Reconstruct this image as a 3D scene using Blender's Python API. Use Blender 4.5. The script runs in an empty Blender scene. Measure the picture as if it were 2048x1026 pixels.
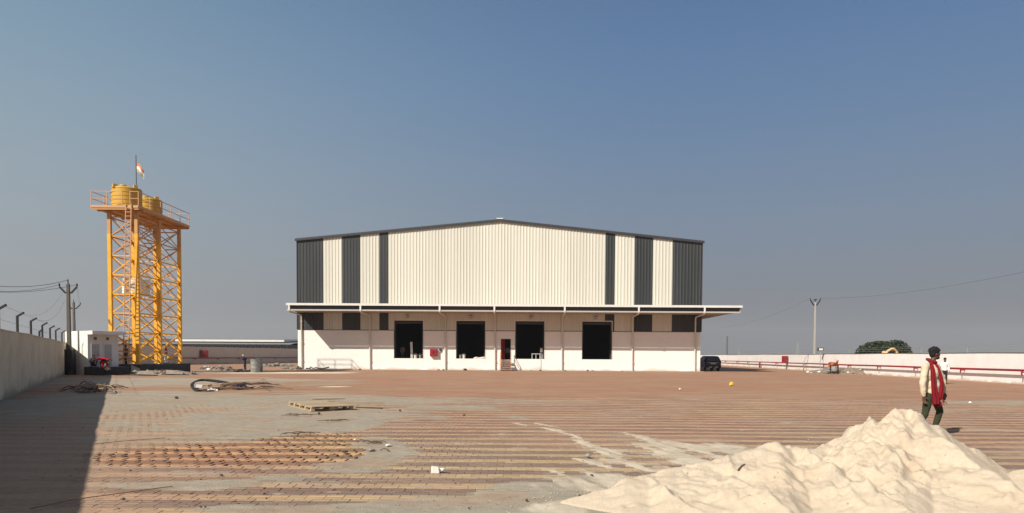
import bpy, bmesh, math, random
import numpy as np
from mathutils import Vector, Matrix, Euler, Quaternion

random.seed(7); rng = np.random.RandomState(11)
S = bpy.context.scene
COL = S.collection
R = math.radians

# ------------------------------------------------------------------ camera
F = 1480.0
PITCH, ROLL, EYE = R(2.2), R(0.33), 1.67
CM = Matrix.Rotation(math.pi/2 - PITCH, 3, 'X') @ Matrix.Rotation(ROLL, 3, 'Z')
cd = bpy.data.cameras.new('camera'); cam = bpy.data.objects.new('camera', cd); COL.objects.link(cam)
cd.sensor_width = 36; cd.lens = 36*F/2048; cd.shift_y = 255/2048
cd.clip_start = 0.1; cd.clip_end = 6000
cam.matrix_world = Matrix.Translation((0, 0, EYE)) @ CM.to_4x4()
S.camera = cam

# ------------------------------------------------------------------ sky and sun
SUNV = Vector((-3.5, -3.9, 3.9)).normalized()          # towards the sun
w = bpy.data.worlds.new('World'); S.world = w; w.use_nodes = True
nt = w.node_tree; nt.nodes.clear()
def N(t, kind, **k):
    n = t.nodes.new(kind)
    for a, b in k.items(): setattr(n, a, b)
    return n
bg = N(nt, 'ShaderNodeBackground'); out = N(nt, 'ShaderNodeOutputWorld')
sky = N(nt, 'ShaderNodeTexSky', sky_type='NISHITA', sun_disc=False)
sky.sun_elevation = math.asin(SUNV.z); sky.sun_rotation = math.atan2(SUNV.x, SUNV.y)
sky.dust_density = 4.0; sky.air_density = 1.0; sky.ozone_density = 1.5
tc = N(nt, 'ShaderNodeTexCoord'); sep = N(nt, 'ShaderNodeSeparateXYZ')
nt.links.new(tc.outputs['Generated'], sep.inputs[0])
def ramp(t, stops, interp='B_SPLINE'):
    r = N(t, 'ShaderNodeValToRGB'); r.color_ramp.interpolation = interp
    e = r.color_ramp.elements
    while len(e) < len(stops): e.new(0.5)
    for el, (p, c) in zip(e, stops): el.position = p; el.color = (*c, 1)
    return r
# hazy air: dull grey low down, clear blue higher up; milkier on the side of the sun
SK = 10.0
rp = ramp(nt, [(0.0, (.178,.172,.184)), (.05, (.182,.184,.204)), (.14, (.190,.235,.300)), (.27, (.135,.220,.350)), (.42, (.080,.175,.355)), (1.0, (.075,.095,.13))])
rl = ramp(nt, [(0.0, (.300,.300,.295)), (.07, (.345,.36,.365)), (.18, (.335,.395,.43)), (.32, (.255,.365,.445)), (.46, (.165,.285,.405)), (1.0, (.11,.125,.145))])
nt.links.new(sep.outputs['Z'], rp.inputs[0]); nt.links.new(sep.outputs['Z'], rl.inputs[0])
mr = N(nt, 'ShaderNodeMapRange', interpolation_type='SMOOTHSTEP'); mr.inputs[1].default_value = .25; mr.inputs[2].default_value = -.85
nt.links.new(sep.outputs['X'], mr.inputs[0])
mx = N(nt, 'ShaderNodeMix', data_type='RGBA'); nt.links.new(mr.outputs[0], mx.inputs[0])
nt.links.new(rp.outputs[0], mx.inputs[6]); nt.links.new(rl.outputs[0], mx.inputs[7])
sc_ = N(nt, 'ShaderNodeVectorMath', operation='SCALE'); sc_.inputs['Scale'].default_value = SK
nt.links.new(mx.outputs[2], sc_.inputs[0])
m2 = N(nt, 'ShaderNodeMix', data_type='RGBA'); m2.inputs[0].default_value = .94
nt.links.new(sky.outputs[0], m2.inputs[6]); nt.links.new(sc_.outputs[0], m2.inputs[7])
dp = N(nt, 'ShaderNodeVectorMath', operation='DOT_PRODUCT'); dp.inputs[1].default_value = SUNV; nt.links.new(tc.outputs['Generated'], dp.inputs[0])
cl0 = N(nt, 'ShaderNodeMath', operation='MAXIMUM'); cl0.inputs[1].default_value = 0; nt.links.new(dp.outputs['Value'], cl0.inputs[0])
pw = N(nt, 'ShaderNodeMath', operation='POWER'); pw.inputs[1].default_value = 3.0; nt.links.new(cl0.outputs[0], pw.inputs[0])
au = N(nt, 'ShaderNodeVectorMath', operation='SCALE'); au.inputs[0].default_value = (2.6, 1.7, .8); nt.links.new(pw.outputs[0], au.inputs['Scale'])  # warm glow added round the sun, out of view, to warm the ambient light
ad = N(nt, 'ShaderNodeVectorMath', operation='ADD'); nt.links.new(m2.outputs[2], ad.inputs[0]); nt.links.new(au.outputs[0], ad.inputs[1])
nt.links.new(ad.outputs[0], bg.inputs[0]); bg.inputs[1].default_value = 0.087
nt.links.new(bg.outputs[0], out.inputs[0])

sd = bpy.data.lights.new('sun', 'SUN'); sd.energy = 4.7; sd.angle = R(0.6); sd.color = (1.0, .915, .79)
so = bpy.data.objects.new('sun', sd); COL.objects.link(so)
so.rotation_euler = SUNV.to_track_quat('Z', 'Y').to_euler(); so.location = (-20, -20, 30)

vs = S.view_settings
vs.view_transform = 'Standard'; vs.look = 'None'; vs.exposure = 0.30; vs.gamma = 1; vs.use_curve_mapping = False
S.cycles.volume_bounces = 0

# ------------------------------------------------------------------ helpers: photo geometry -> place
def ray(px, py): return CM @ Vector(((px-1024)/F, (768-py)/F, -1))
def G(px, py, z=0.0):
    d = ray(px, py); t = (z-EYE)/d.z; return Vector((d.x*t, d.y*t, z))
def P(px, py, Y):
    d = ray(px, py); t = Y/d.y; return Vector((d.x*t, Y, EYE+d.z*t))
def PX(px, Y): return (px-1024)/F*Y

# ------------------------------------------------------------------ helpers: noise in numpy
_T = rng.rand(256, 256)
def vnoise(x, y):
    x = np.asarray(x, float); y = np.asarray(y, float)
    xi = np.floor(x).astype(int); yi = np.floor(y).astype(int); fx = x-xi; fy = y-yi
    fx = fx*fx*(3-2*fx); fy = fy*fy*(3-2*fy)
    a = _T[xi & 255, yi & 255]; b = _T[(xi+1) & 255, yi & 255]; c = _T[xi & 255, (yi+1) & 255]; d = _T[(xi+1) & 255, (yi+1) & 255]
    return (a*(1-fx)+b*fx)*(1-fy)+(c*(1-fx)+d*fx)*fy
def fbm(x, y, o=4, g=.5):
    s = 0; a = 1; t = 0
    for i in range(o):
        s = s+a*vnoise(x*2**i+17.3*i, y*2**i+5.1*i); t += a; a *= g
    return s/t
def sstep(a, b, x):
    t = np.clip((x-a)/(b-a), 0, 1); return t*t*(3-2*t)

# ------------------------------------------------------------------ helpers: materials
def mat(name, col, rough=.7, var=.12, scale=3.0, bump=0.0, bscale=30.0, metal=0.0, dirt=None, dirt_amt=0.0, dscale=1.5, spec=.4, attr=None, objcol=False, coord='Object', stretch=None, orand=0, splash=None):
    m = bpy.data.materials.new(name); m.use_nodes = True; t = m.node_tree
    b = t.nodes['Principled BSDF']; b.inputs['Roughness'].default_value = rough; b.inputs['Metallic'].default_value = metal
    b.inputs['Specular IOR Level'].default_value = spec
    tc = N(t, 'ShaderNodeTexCoord'); mp = N(t, 'ShaderNodeMapping')
    if stretch: mp.inputs['Scale'].default_value = stretch
    t.links.new(tc.outputs[coord], mp.inputs[0])
    n1 = N(t, 'ShaderNodeTexNoise'); n1.inputs['Scale'].default_value = scale; n1.inputs['Detail'].default_value = 6; n1.inputs['Roughness'].default_value = .62
    t.links.new(mp.outputs[0], n1.inputs[0])
    if attr: src = N(t, 'ShaderNodeAttribute', attribute_name=attr).outputs['Color']
    elif objcol: src = N(t, 'ShaderNodeObjectInfo').outputs['Color']
    else:
        rgb = N(t, 'ShaderNodeRGB'); rgb.outputs[0].default_value = (*col, 1); src = rgb.outputs[0]
    mr = N(t, 'ShaderNodeMapRange'); mr.inputs[1].default_value = .25; mr.inputs[2].default_value = .75
    mr.inputs[3].default_value = 1-var; mr.inputs[4].default_value = 1+var
    t.links.new(n1.outputs[0], mr.inputs[0])
    sc = N(t, 'ShaderNodeVectorMath', operation='SCALE'); t.links.new(src, sc.inputs[0]); t.links.new(mr.outputs[0], sc.inputs['Scale'])
    last = sc.outputs[0]
    if dirt:
        n2 = N(t, 'ShaderNodeTexNoise'); n2.inputs['Scale'].default_value = dscale; n2.inputs['Detail'].default_value = 8; n2.inputs['Roughness'].default_value = .7
        t.links.new(mp.outputs[0], n2.inputs[0])
        m3 = N(t, 'ShaderNodeMapRange', interpolation_type='SMOOTHSTEP'); m3.inputs[1].default_value = .45; m3.inputs[2].default_value = .75; m3.inputs[4].default_value = dirt_amt
        t.links.new(n2.outputs[0], m3.inputs[0])
        mm = N(t, 'ShaderNodeMix', data_type='RGBA'); t.links.new(m3.outputs[0], mm.inputs[0]); t.links.new(last, mm.inputs[6]); mm.inputs[7].default_value = (*dirt, 1)
        last = mm.outputs[2]
    if orand:
        oi = N(t, 'ShaderNodeObjectInfo'); m5 = N(t, 'ShaderNodeMapRange'); m5.inputs[3].default_value = 1-orand; m5.inputs[4].default_value = 1+orand*.6
        t.links.new(oi.outputs['Random'], m5.inputs[0]); s5 = N(t, 'ShaderNodeVectorMath', operation='SCALE'); t.links.new(last, s5.inputs[0]); t.links.new(m5.outputs[0], s5.inputs['Scale']); last = s5.outputs[0]
    if splash:      # mud splashed up from the ground, patchy
        sz = N(t, 'ShaderNodeSeparateXYZ'); t.links.new(tc.outputs['Object'], sz.inputs[0])
        n6 = N(t, 'ShaderNodeTexNoise'); n6.inputs['Scale'].default_value = .55; n6.inputs['Detail'].default_value = 7; t.links.new(tc.outputs['Object'], n6.inputs[0])
        a6 = N(t, 'ShaderNodeMapRange'); a6.inputs[1].default_value = .35; a6.inputs[2].default_value = .75; a6.inputs[3].default_value = .05; a6.inputs[4].default_value = splash[1]; t.links.new(n6.outputs[0], a6.inputs[0])
        d6 = N(t, 'ShaderNodeMath', operation='DIVIDE'); t.links.new(sz.outputs['Z'], d6.inputs[0]); t.links.new(a6.outputs[0], d6.inputs[1])
        m6 = N(t, 'ShaderNodeMapRange', interpolation_type='SMOOTHSTEP'); m6.inputs[1].default_value = 0; m6.inputs[2].default_value = 1; m6.inputs[3].default_value = .75; m6.inputs[4].default_value = 0; t.links.new(d6.outputs[0], m6.inputs[0])
        x6 = N(t, 'ShaderNodeMix', data_type='RGBA'); t.links.new(m6.outputs[0], x6.inputs[0]); t.links.new(last, x6.inputs[6]); x6.inputs[7].default_value = (*splash[0], 1); last = x6.outputs[2]
    t.links.new(last, b.inputs['Base Color'])
    if bump:
        n3 = N(t, 'ShaderNodeTexNoise'); n3.inputs['Scale'].default_value = bscale; n3.inputs['Detail'].default_value = 5
        t.links.new(mp.outputs[0], n3.inputs[0])
        bp = N(t, 'ShaderNodeBump'); bp.inputs['Strength'].default_value = bump; bp.inputs['Distance'].default_value = .02
        t.links.new(n3.outputs[0], bp.inputs['Height']); t.links.new(bp.outputs[0], b.inputs['Normal'])
    return m

# ------------------------------------------------------------------ helpers: meshes
class MB:
    def __init__(s): s.v = []; s.f = []
    def add(s, vs, fs):
        k = len(s.v); s.v += [tuple(v) for v in vs]; s.f += [tuple(i+k for i in f) for f in fs]; return s
    def box(s, x0, x1, y0, y1, z0, z1):
        return s.add([(x0,y0,z0),(x1,y0,z0),(x1,y1,z0),(x0,y1,z0),(x0,y0,z1),(x1,y0,z1),(x1,y1,z1),(x0,y1,z1)],
                     [(0,3,2,1),(4,5,6,7),(0,1,5,4),(1,2,6,5),(2,3,7,6),(3,0,4,7)])
    def bar(s, a, b, wx, wy=None, up=(0,0,1)):
        a = Vector(a); b = Vector(b); d = (b-a).normalized(); up = Vector(up)
        if abs(d.dot(up)) > .95: up = Vector((1,0,0))
        sx = d.cross(up).normalized()*wx/2; sy = sx.cross(d).normalized()*(wy or wx)/2
        vs = [a-sx-sy, a+sx-sy, a+sx+sy, a-sx+sy, b-sx-sy, b+sx-sy, b+sx+sy, b-sx+sy]
        return s.add(vs, [(0,1,2,3),(7,6,5,4),(0,4,5,1),(1,5,6,2),(2,6,7,3),(3,7,4,0)])
    def cyl(s, a, b, r0, r1=None, n=12, cap=True):
        return s.tube([a, b], [r0, r1 if r1 is not None else r0], n, cap)
    def tube(s, pts, r, n=8, cap=True):
        pts = [Vector(p) for p in pts]; m = len(pts)
        rr = r if isinstance(r, (list, tuple)) else [r]*m
        vs = []; ref = None
        for i, p in enumerate(pts):
            d = (pts[min(i+1, m-1)]-pts[max(i-1, 0)]).normalized()
            if ref is None: ref = Vector((1,0,0)) if abs(d.z) > .9 else Vector((0,0,1))
            u = (ref - d*ref.dot(d)); u = u.normalized() if u.length > 1e-6 else d.orthogonal().normalized()
            ref = u; v = d.cross(u)
            for k in range(n):
                a = 2*math.pi*k/n; vs.append(p+(u*math.cos(a)+v*math.sin(a))*rr[i])
        fs = [(i*n+k, i*n+(k+1)%n, (i+1)*n+(k+1)%n, (i+1)*n+k) for i in range(m-1) for k in range(n)]
        if cap: fs += [tuple(range(n-1, -1, -1)), tuple((m-1)*n+k for k in range(n))]
        return s.add(vs, fs)
    def lathe(s, prof, c=(0,0,0), n=32):
        vs = []; m = len(prof)
        for r, z in prof:
            for k in range(n):
                a = 2*math.pi*k/n; vs.append((c[0]+r*math.cos(a), c[1]+r*math.sin(a), c[2]+z))
        fs = [(i*n+k, i*n+(k+1)%n, (i+1)*n+(k+1)%n, (i+1)*n+k) for i in range(m-1) for k in range(n)]
        fs += [tuple(range(n-1, -1, -1)), tuple((m-1)*n+k for k in range(n))]
        return s.add(vs, fs)
    def rock(s, c, r, seed=0, sq=.7):
        q = random.Random(seed); bm = bmesh.new(); bmesh.ops.create_icosphere(bm, subdivisions=1, radius=1)
        sx, sy, sz = r*q.uniform(.7,1.3), r*q.uniform(.7,1.3), r*sq*q.uniform(.6,1.1); a = q.uniform(0, 6.3)
        vs = []
        for v in bm.verts:
            k = q.uniform(.78, 1.12); x, y, z = v.co.x*sx*k, v.co.y*sy*k, v.co.z*sz*k
            vs.append((c[0]+x*math.cos(a)-y*math.sin(a), c[1]+x*math.sin(a)+y*math.cos(a), c[2]+z))
        fs = [[v.index for v in f.verts] for f in bm.faces]; bm.free()
        return s.add(vs, fs)
    def build(s, name, m, parent=None, smooth=False, bevel=0, loc=None):
        me = bpy.data.meshes.new(name); me.from_pydata(s.v, [], s.f); me.update()
        if smooth: me.shade_smooth() if smooth is True else me.shade_smooth()
        me.materials.append(m)
        o = bpy.data.objects.new(name, me); COL.objects.link(o)
        if parent: o.parent = parent
        if loc is not None: o.location = loc
        if smooth == 'auto':
            sharp_by_angle(me, 40)
        if bevel:
            b = o.modifiers.new('bevel', 'BEVEL'); b.width = bevel; b.segments = 2; b.limit_method = 'ANGLE'
        return o
def sharp_by_angle(me, deg):
    bm = bmesh.new(); bm.from_mesh(me)
    for e in bm.edges:
        if len(e.link_faces) == 2 and e.calc_face_angle(0) > R(deg): e.smooth = False
    bm.to_mesh(me); bm.free()
def tag(o, label=None, cat=None, group=None, kind=None):
    if label: o['label'] = label
    if cat: o['category'] = cat
    if group: o['group'] = group
    if kind: o['kind'] = kind
    return o
def thing(name, label, cat, loc=(0,0,0), rz=0, group=None):
    o = bpy.data.objects.new(name, None); COL.objects.link(o); o.location = loc; o.rotation_euler = (0,0,rz)
    o.empty_display_size = .3
    return tag(o, label, cat, group)
KIDS = {}
def copy_tree(o, parent=None):
    c = o.copy(); COL.objects.link(c)
    if parent: c.parent = parent
    for ch in [x for x in COL.objects if x.parent == o]: copy_tree(ch, c)
    return c

# ------------------------------------------------------------------ materials
M = {}
M['plinth'] = mat('white_painted_masonry', (.85,.835,.80), .85, .04, 1.2, .3, 5, dirt=(.62,.57,.50), dirt_amt=.22, dscale=.35, stretch=(1,1,3), splash=((.50,.38,.28), .75))
M['cream'] = mat('cream_coated_sheet', (.63,.625,.555), .45, .04, .8, dirt=(.5,.46,.38), dirt_amt=.18, dscale=.4, stretch=(1,1,.3), spec=.5, orand=.06)
M['charcoal'] = mat('charcoal_coated_sheet', (.030,.036,.040), .5, .08, .8, dirt=(.07,.07,.07), dirt_amt=.2, dscale=.4, stretch=(1,1,.3), spec=.5, orand=.16)
M['trim'] = mat('dark_trim', (.045,.047,.055), .5)
M['white_metal'] = mat('white_metal', (.72,.71,.67), .4, .05, 2, dirt=(.4,.36,.3), dirt_amt=.3)
M['pipe_white'] = mat('white_plastic_pipe', (.66,.62,.56), .5, .06, 2, dirt=(.42,.34,.27), dirt_amt=.4, dscale=2)
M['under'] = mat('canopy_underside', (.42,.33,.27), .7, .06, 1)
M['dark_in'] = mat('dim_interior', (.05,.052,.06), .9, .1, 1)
M['concrete'] = mat('raw_concrete', (.36,.34,.31), .9, .15, 2, .4, 25, dirt=(.18,.16,.14), dirt_amt=.4)
M['shed'] = mat('shed_white_paint', (.74,.73,.69), .85, .06, 1.5, .2, 12, dirt=(.5,.47,.42), dirt_amt=.35, dscale=1)
M['door_grey'] = mat('pale_grey_door', (.42,.42,.40), .6)
M['wall_l'] = mat('cream_washed_wall', (.62,.545,.41), .9, .10, .8, .5, 9, dirt=(.30,.27,.21), dirt_amt=.5, dscale=.5, splash=((.24,.2,.15), .9))
M['wall_b'] = mat('pale_plastered_wall', (.62,.57,.50), .9, .08, .8, .4, 8, dirt=(.45,.40,.34), dirt_amt=.45, dscale=.4, splash=((.35,.28,.22), .8))
M['wall_r'] = mat('white_washed_wall', (.83,.82,.81), .9, .05, .8, .35, 6, dirt=(.62,.57,.52), dirt_amt=.4, dscale=.6, splash=((.45,.34,.26), .45))
M['yellow'] = mat('yellow_orange_paint', (.80,.41,.035), .45, .12, 2, dirt=(.36,.13,.05), dirt_amt=.45, dscale=1.5)
M['rust'] = mat('red_oxide_primer', (.52,.27,.10), .65, .12, 2, dirt=(.6,.35,.12), dirt_amt=.4, dscale=1.2)
M['rust_pale'] = mat('faded_pink_primer', (.52,.30,.16), .6, .1, 3)
M['tank_y'] = mat('yellow_tank_plastic', (.55,.33,.05), .5, .08, 1.5, dirt=(.36,.25,.10), dirt_amt=.4)
M['tank_w'] = mat('white_tank_plastic', (.78,.75,.68), .5, .06, 2, dirt=(.5,.4,.3), dirt_amt=.3)
M['black'] = mat('black_paint', (.02,.02,.023), .5, .1, 3)
M['tar'] = mat('black_bitumen_coating', (.03,.031,.037), .8, .3, 2, .6, 20, dirt=(.11,.10,.09), dirt_amt=.6, dscale=3)
M['postdark'] = mat('dark_steel_post', (.018,.014,.018), .7)
M['pole'] = mat('weathered_concrete_pole', (.10,.092,.082), .9, .15, 4, .3, 30)
M['pole_pale'] = mat('pale_concrete_pole', (.40,.38,.35), .9, .1, 3)
M['red'] = mat('red_pipe_paint', (.27,.010,.02), .5, .1, 2, dirt=(.16,.05,.04), dirt_amt=.4)
M['orange'] = mat('orange_rail_paint', (.62,.25,.07), .55, .1, 3)
M['wood'] = mat('weathered_pallet_wood', (.46,.36,.24), .85, .2, 4, .4, 30, dirt=(.28,.24,.19), dirt_amt=.5, dscale=3, stretch=(1,6,1))
M['bark'] = mat('dry_brown_wood', (.12,.075,.05), .9, .3, 8, .5, 40)
M['bark_pale'] = mat('dry_pale_wood', (.33,.24,.17), .9, .3, 8, .5, 40)
M['rubber'] = mat('black_rubber', (.018,.016,.017), .6, .1, 4)
M['drum'] = mat('grey_drum', (.22,.23,.22), .6, .08, 3, dirt=(.35,.31,.26), dirt_amt=.4)
M['rubble'] = mat('rubble', (.22,.18,.14), .95, .35, 3, .6, 14, dirt=(.18,.15,.12), dirt_amt=.7, dscale=5)
M['stone'] = mat('stone_grey', (.30,.27,.24), .95, .2, 8, .4, 30)
M['stone_dark'] = mat('stone_dark', (.07,.055,.05), .95, .2, 8)
M['white_block'] = mat('white_plaster_chunk', (.8,.77,.68), .9, .08, 12, .5, 30)
M['leaf'] = mat('tree_leaves', (.030,.046,.022), .7, .35, 2.5)
M['grey_far'] = mat('dark_far_building', (.10,.105,.115), .8, .25, .4)
M['glass'] = mat('window_glass', (.03,.035,.045), .08, .02, 2, spec=.8)
M['car'] = mat('black_car_paint', (.006,.006,.009), .22, .05, 2, spec=.5, dirt=(.05,.045,.04), dirt_amt=.15)
M['lamp_red'] = mat('red_lens', (.12,.01,.01), .3)
M['chrome'] = mat('silver_trim', (.5,.5,.52), .3, .05, 3, metal=1)
M['steel'] = mat('grey_steel', (.30,.31,.32), .5, .08, 3)
M['tarp_o'] = mat('orange_tarpaulin', (.72,.25,.12), .75, .15, 5, .4, 9)
M['sack'] = mat('white_sack', (.6,.58,.53), .9, .1, 8, .4, 12)
M['paint_o'] = mat('machine_yellow', (.70,.50,.26), .6, .1, 2, dirt=(.3,.2,.12), dirt_amt=.4)
M['cloth_r'] = mat('red_cloth', (.42,.012,.03), .9, .2, 9, .5, 25)
M['flag_o'] = mat('saffron_cloth', (.75,.22,.07), .85); M['flag_w'] = mat('white_cloth', (.8,.78,.7), .85); M['flag_g'] = mat('dusty_cloth', (.42,.36,.27), .85)

# ------------------------------------------------------------------ dust and sand maps over the yard (stains with their own shape)
def blob(X, Y, px, py, rx, ry, rot=0):
    c = G(px, py); dx = X-c.x; dy = Y-c.y
    ca, sa = math.cos(rot), math.sin(rot); u = dx*ca+dy*sa; v = -dx*sa+dy*ca
    return np.exp(-((u/rx)**2+(v/ry)**2))
def dust_map(X, Y):
    n = fbm(X*.55+3, Y*.55, 5, .55); n2 = fbm(X*2.2+9, Y*2.2+4, 4)
    d = .10+0*X
    for a in [(715,905,.75,2.3,.12), (690,850,.9,2.6,-.1), (660,830,2.0,2.6,0), (480,835,5.2,4.8,0), (200,800,5,8,0), (420,800,7,6,0), (330,765,9,7,0),
              (1000,1010,1.6,.55,0), (1120,1000,1.1,.8,0), (1170,970,.9,.9,0), (420,965,1.6,.5,0), (560,955,.7,.3,0), (640,1015,1.5,.4,0), (830,1020,1.0,.35,0), (360,945,.9,.3,0), (900,815,2.5,1.2,0), (760,800,5,2.2,0),
              (300,760,12,6,0), (600,760,5,3,0), (1980,805,2.5,1.0,.3), (200,870,1.2,1.2,0)]:
        d = np.maximum(d, .98*blob(X, Y, *a))
    for a in [(725,905,.62,1.9,.10), (700,850,.65,2.0,-.12), (690,825,1.2,1.5,0), (1010,1012,1.6,.5,0), (1150,985,1.0,.8,0), (400,968,.9,.35,0), (600,795,4,1.6,0)]:
        d = np.maximum(d, 1.9*blob(X, Y, *a))
    clean = np.maximum.reduce([blob(X, Y, 490, 905, 2.7, 1.7), blob(X, Y, 600, 888, 1.2, 2.3), blob(X, Y, 370, 912, 1.5, 1.2)])
    d = d*(1-.9*sstep(.35, .62, clean)) 
    st = fbm(X*.5+40, Y*2.6+11, 4, .6)
    d = d + (n-.5)*1.3 + (n2-.5)*.5 + (st-.5)*.7
    return sstep(.30, .80, d), clean
TRAIL = [((1028,845),(1052,851),.05),((1072,846),(1104,852),.04),((1085,855),(1112,862),.05),((1100,857),(1125,861),.04),((1118,862),(1150,873),.04),((1142,870),(1160,877),.07),((1150,880),(1172,884),.09),((1158,884),(1215,904),.045),
         ((1165,892),(1195,899),.08),((1175,886),(1240,906),.05),((1190,897),(1262,925),.10),((1215,905),(1300,940),.12),((1250,866),(1275,873),.07),((1268,870),(1300,880),.14),((1292,878),(1320,888),.07),((1310,890),(1400,915),.05),((1330,885),(1420,905),.05),((1228,935),(1150,915),.05),((1060,908),(1085,908),.03),((1000,868),(1015,869),.04)]
SPECK = [(668,773,.45,.2)]
def sand_map(X, Y):
    n = fbm(X*1.3+31, Y*1.3+7, 5, .6); st = fbm((.957*X+.29*Y)*3.6+3, (.29*X-.957*Y)*.55+9, 4, .6)
    d = 0*X
    for a in [(1330,915,2.0,1.3,-.5), (1450,910,1.5,1.2,-.4), (1230,918,.75,.85,-.6), (1550,905,1.6,1.0,0), (1230,965,1.0,1.2,0), (1130,1012,.5,.35,0), (1400,893,1.8,.8,-.5)]:
        d = np.maximum(d, blob(X, Y, *a))
    d = sstep(.40, 1.15, d*1.15+(n-.5)*.6+(st-.5)*3.0*np.clip(d*3, 0, 1))
    for px, py, rx, ry in SPECK:
        b = blob(X, Y, px, py, rx*1.5, ry*2.2+.06, .35)
        d = np.maximum(d, sstep(.35, .7, b+(n-.5)*.5+(st-.5)*.5))
    for (p0, p1, w_) in TRAIL:
        a = G(*p0); c = G(*p1); ux, uy = c.x-a.x, c.y-a.y; L2 = ux*ux+uy*uy
        t_ = np.clip(((X-a.x)*ux+(Y-a.y)*uy)/L2, 0, 1); q = np.sqrt((X-a.x-ux*t_)**2+(Y-a.y-uy*t_)**2)
        d = np.maximum(d, sstep(.30, .75, np.exp(-(q/(w_*1.15+.02))**2)+(st-.5)*.7+(n-.5)*.5)*(q < 1.2))
    # pale mortar dust strip in front of the hall and the tower
    for px, py, rx, ry in [(540,745.5,7,2.2),(440,745.5,5,2.0),(640,745,3.5,1.8)]:
        b = blob(X, Y, px, py, rx, ry); d = np.maximum(d, sstep(.25, .6, b+(n-.5)*.6))
    return d
def ug(X, Y):
    """the yard is not quite flat: shallow dips and humps"""
    return (fbm(np.asarray(X)*.35+3, np.asarray(Y)*.62+5, 3)-.64)*.055*(1-sstep(60, 80, np.asarray(Y)))
C_YEL = np.array([.44,.315,.175]); C_PUR = np.array([.195,.128,.102]); C_PNK = np.array([.43,.252,.158]); C_PUR2 = np.array([.215,.125,.088])
C_DUST = np.array([.345,.308,.245]); C_SAND = np.array([.68,.60,.47]); C_FILM = np.array([.39,.265,.18])
ROW = .11; PER = 7
def paver_col(X, Y, row, rnd):
    """row colour: 3 pale rows then 4 dark rows; pinker towards the middle and right of the yard"""
    pk = sstep(.40, .60, fbm(X*.12+5, Y*.12+8, 3)+.012*(Y-14)+.004*X)[..., None]
    yel = C_YEL*(1-pk)+C_PNK*pk; pur = C_PUR*(1-pk)+C_PUR2*pk
    isy = ((row % PER) < 3)[..., None]
    c = np.where(isy, yel, pur)
    return c*(.86+.28*rnd[..., None])

def np_mesh(name, V, Fq, m, parent=None, smooth=False, col=None, extra=None):
    me = bpy.data.meshes.new(name); nv = len(V); nf = len(Fq)
    me.vertices.add(nv); me.vertices.foreach_set('co', V.astype(np.float32).ravel())
    me.loops.add(nf*4); me.loops.foreach_set('vertex_index', Fq.astype(np.int32).ravel())
    me.polygons.add(nf); me.polygons.foreach_set('loop_start', np.arange(0, nf*4, 4, dtype=np.int32))
    me.polygons.foreach_set('use_smooth', np.full(nf, smooth))
    if col is not None:
        a = me.color_attributes.new('tint', 'FLOAT_COLOR', 'POINT')
        a.data.foreach_set('color', np.concatenate([col, np.ones((nv, 1))], 1).astype(np.float32).ravel())
    me.update(calc_edges=True); me.validate()
    me.materials.append(m)
    o = bpy.data.objects.new(name, me); COL.objects.link(o)
    if parent: o.parent = parent
    return o
def grid_faces(nr, nc):
    i = np.arange(nr-1)[:, None]*nc+np.arange(nc-1)[None, :]
    return np.stack([i, i+1, i+1+nc, i+nc], -1).reshape(-1, 4)

# ------------------------------------------------------------------ ground
M['earth'] = mat('dry_earth', (.30,.25,.19), .95, .25, .05, .3, 2)
b = MB(); n = 24; rr = [0, 60, 200, 600, 1500, 3000]
vs = [(0, 40, -.15)]; 
for r_ in rr[1:]:
    for k in range(n): vs.append((r_*math.cos(2*math.pi*k/n), 40+r_*math.sin(2*math.pi*k/n), -.15))
fs = [(0, 1+k, 1+(k+1)%n) for k in range(n)]
for i in range(len(rr)-2):
    fs += [(1+i*n+k, 1+(i+1)*n+k, 1+(i+1)*n+(k+1)%n, 1+i*n+(k+1)%n) for k in range(n)]
b.add(vs, fs); tag(b.build('ground', M['earth']), kind='structure')

YF = 30.03        # beyond this the single pavers are too small to tell apart
YF = round(YF/(ROW*PER))*ROW*PER
# far yard: one sheet, striped material
m = bpy.data.materials.new('paved_yard_far'); m.use_nodes = True; t = m.node_tree; pb = t.nodes['Principled BSDF']; pb.inputs['Roughness'].default_value = .9
pb.inputs['Specular IOR Level'].default_value = .2
at = N(t, 'ShaderNodeAttribute', attribute_name='tint'); tcn = N(t, 'ShaderNodeTexCoord'); sp = N(t, 'ShaderNodeSeparateXYZ')
t.links.new(tcn.outputs['Object'], sp.inputs[0])
d1 = N(t, 'ShaderNodeMath', operation='DIVIDE'); d1.inputs[1].default_value = ROW*PER; t.links.new(sp.outputs['Y'], d1.inputs[0])
d2 = N(t, 'ShaderNodeMath', operation='FRACT'); t.links.new(d1.outputs[0], d2.inputs[0])
d3 = N(t, 'ShaderNodeMath', operation='LESS_THAN'); d3.inputs[1].default_value = 3/PER; t.links.new(d2.outputs[0], d3.inputs[0])
mk = N(t, 'ShaderNodeMath', operation='MULTIPLY'); t.links.new(d3.outputs[0], mk.inputs[0]); t.links.new(at.outputs['Alpha'], mk.inputs[1])
stp = N(t, 'ShaderNodeMapRange'); stp.inputs[3].default_value = .78; stp.inputs[4].default_value = 1.30; t.links.new(d3.outputs[0], stp.inputs[0])
ns = N(t, 'ShaderNodeTexNoise'); ns.inputs['Scale'].default_value = 1.3; ns.inputs['Detail'].default_value = 8; ns.inputs['Roughness'].default_value = .7
mpn = N(t, 'ShaderNodeMapping'); mpn.inputs['Scale'].default_value = (.35, 1.6, 1); t.links.new(tcn.outputs['Object'], mpn.inputs[0]); t.links.new(mpn.outputs[0], ns.inputs[0])
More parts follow.
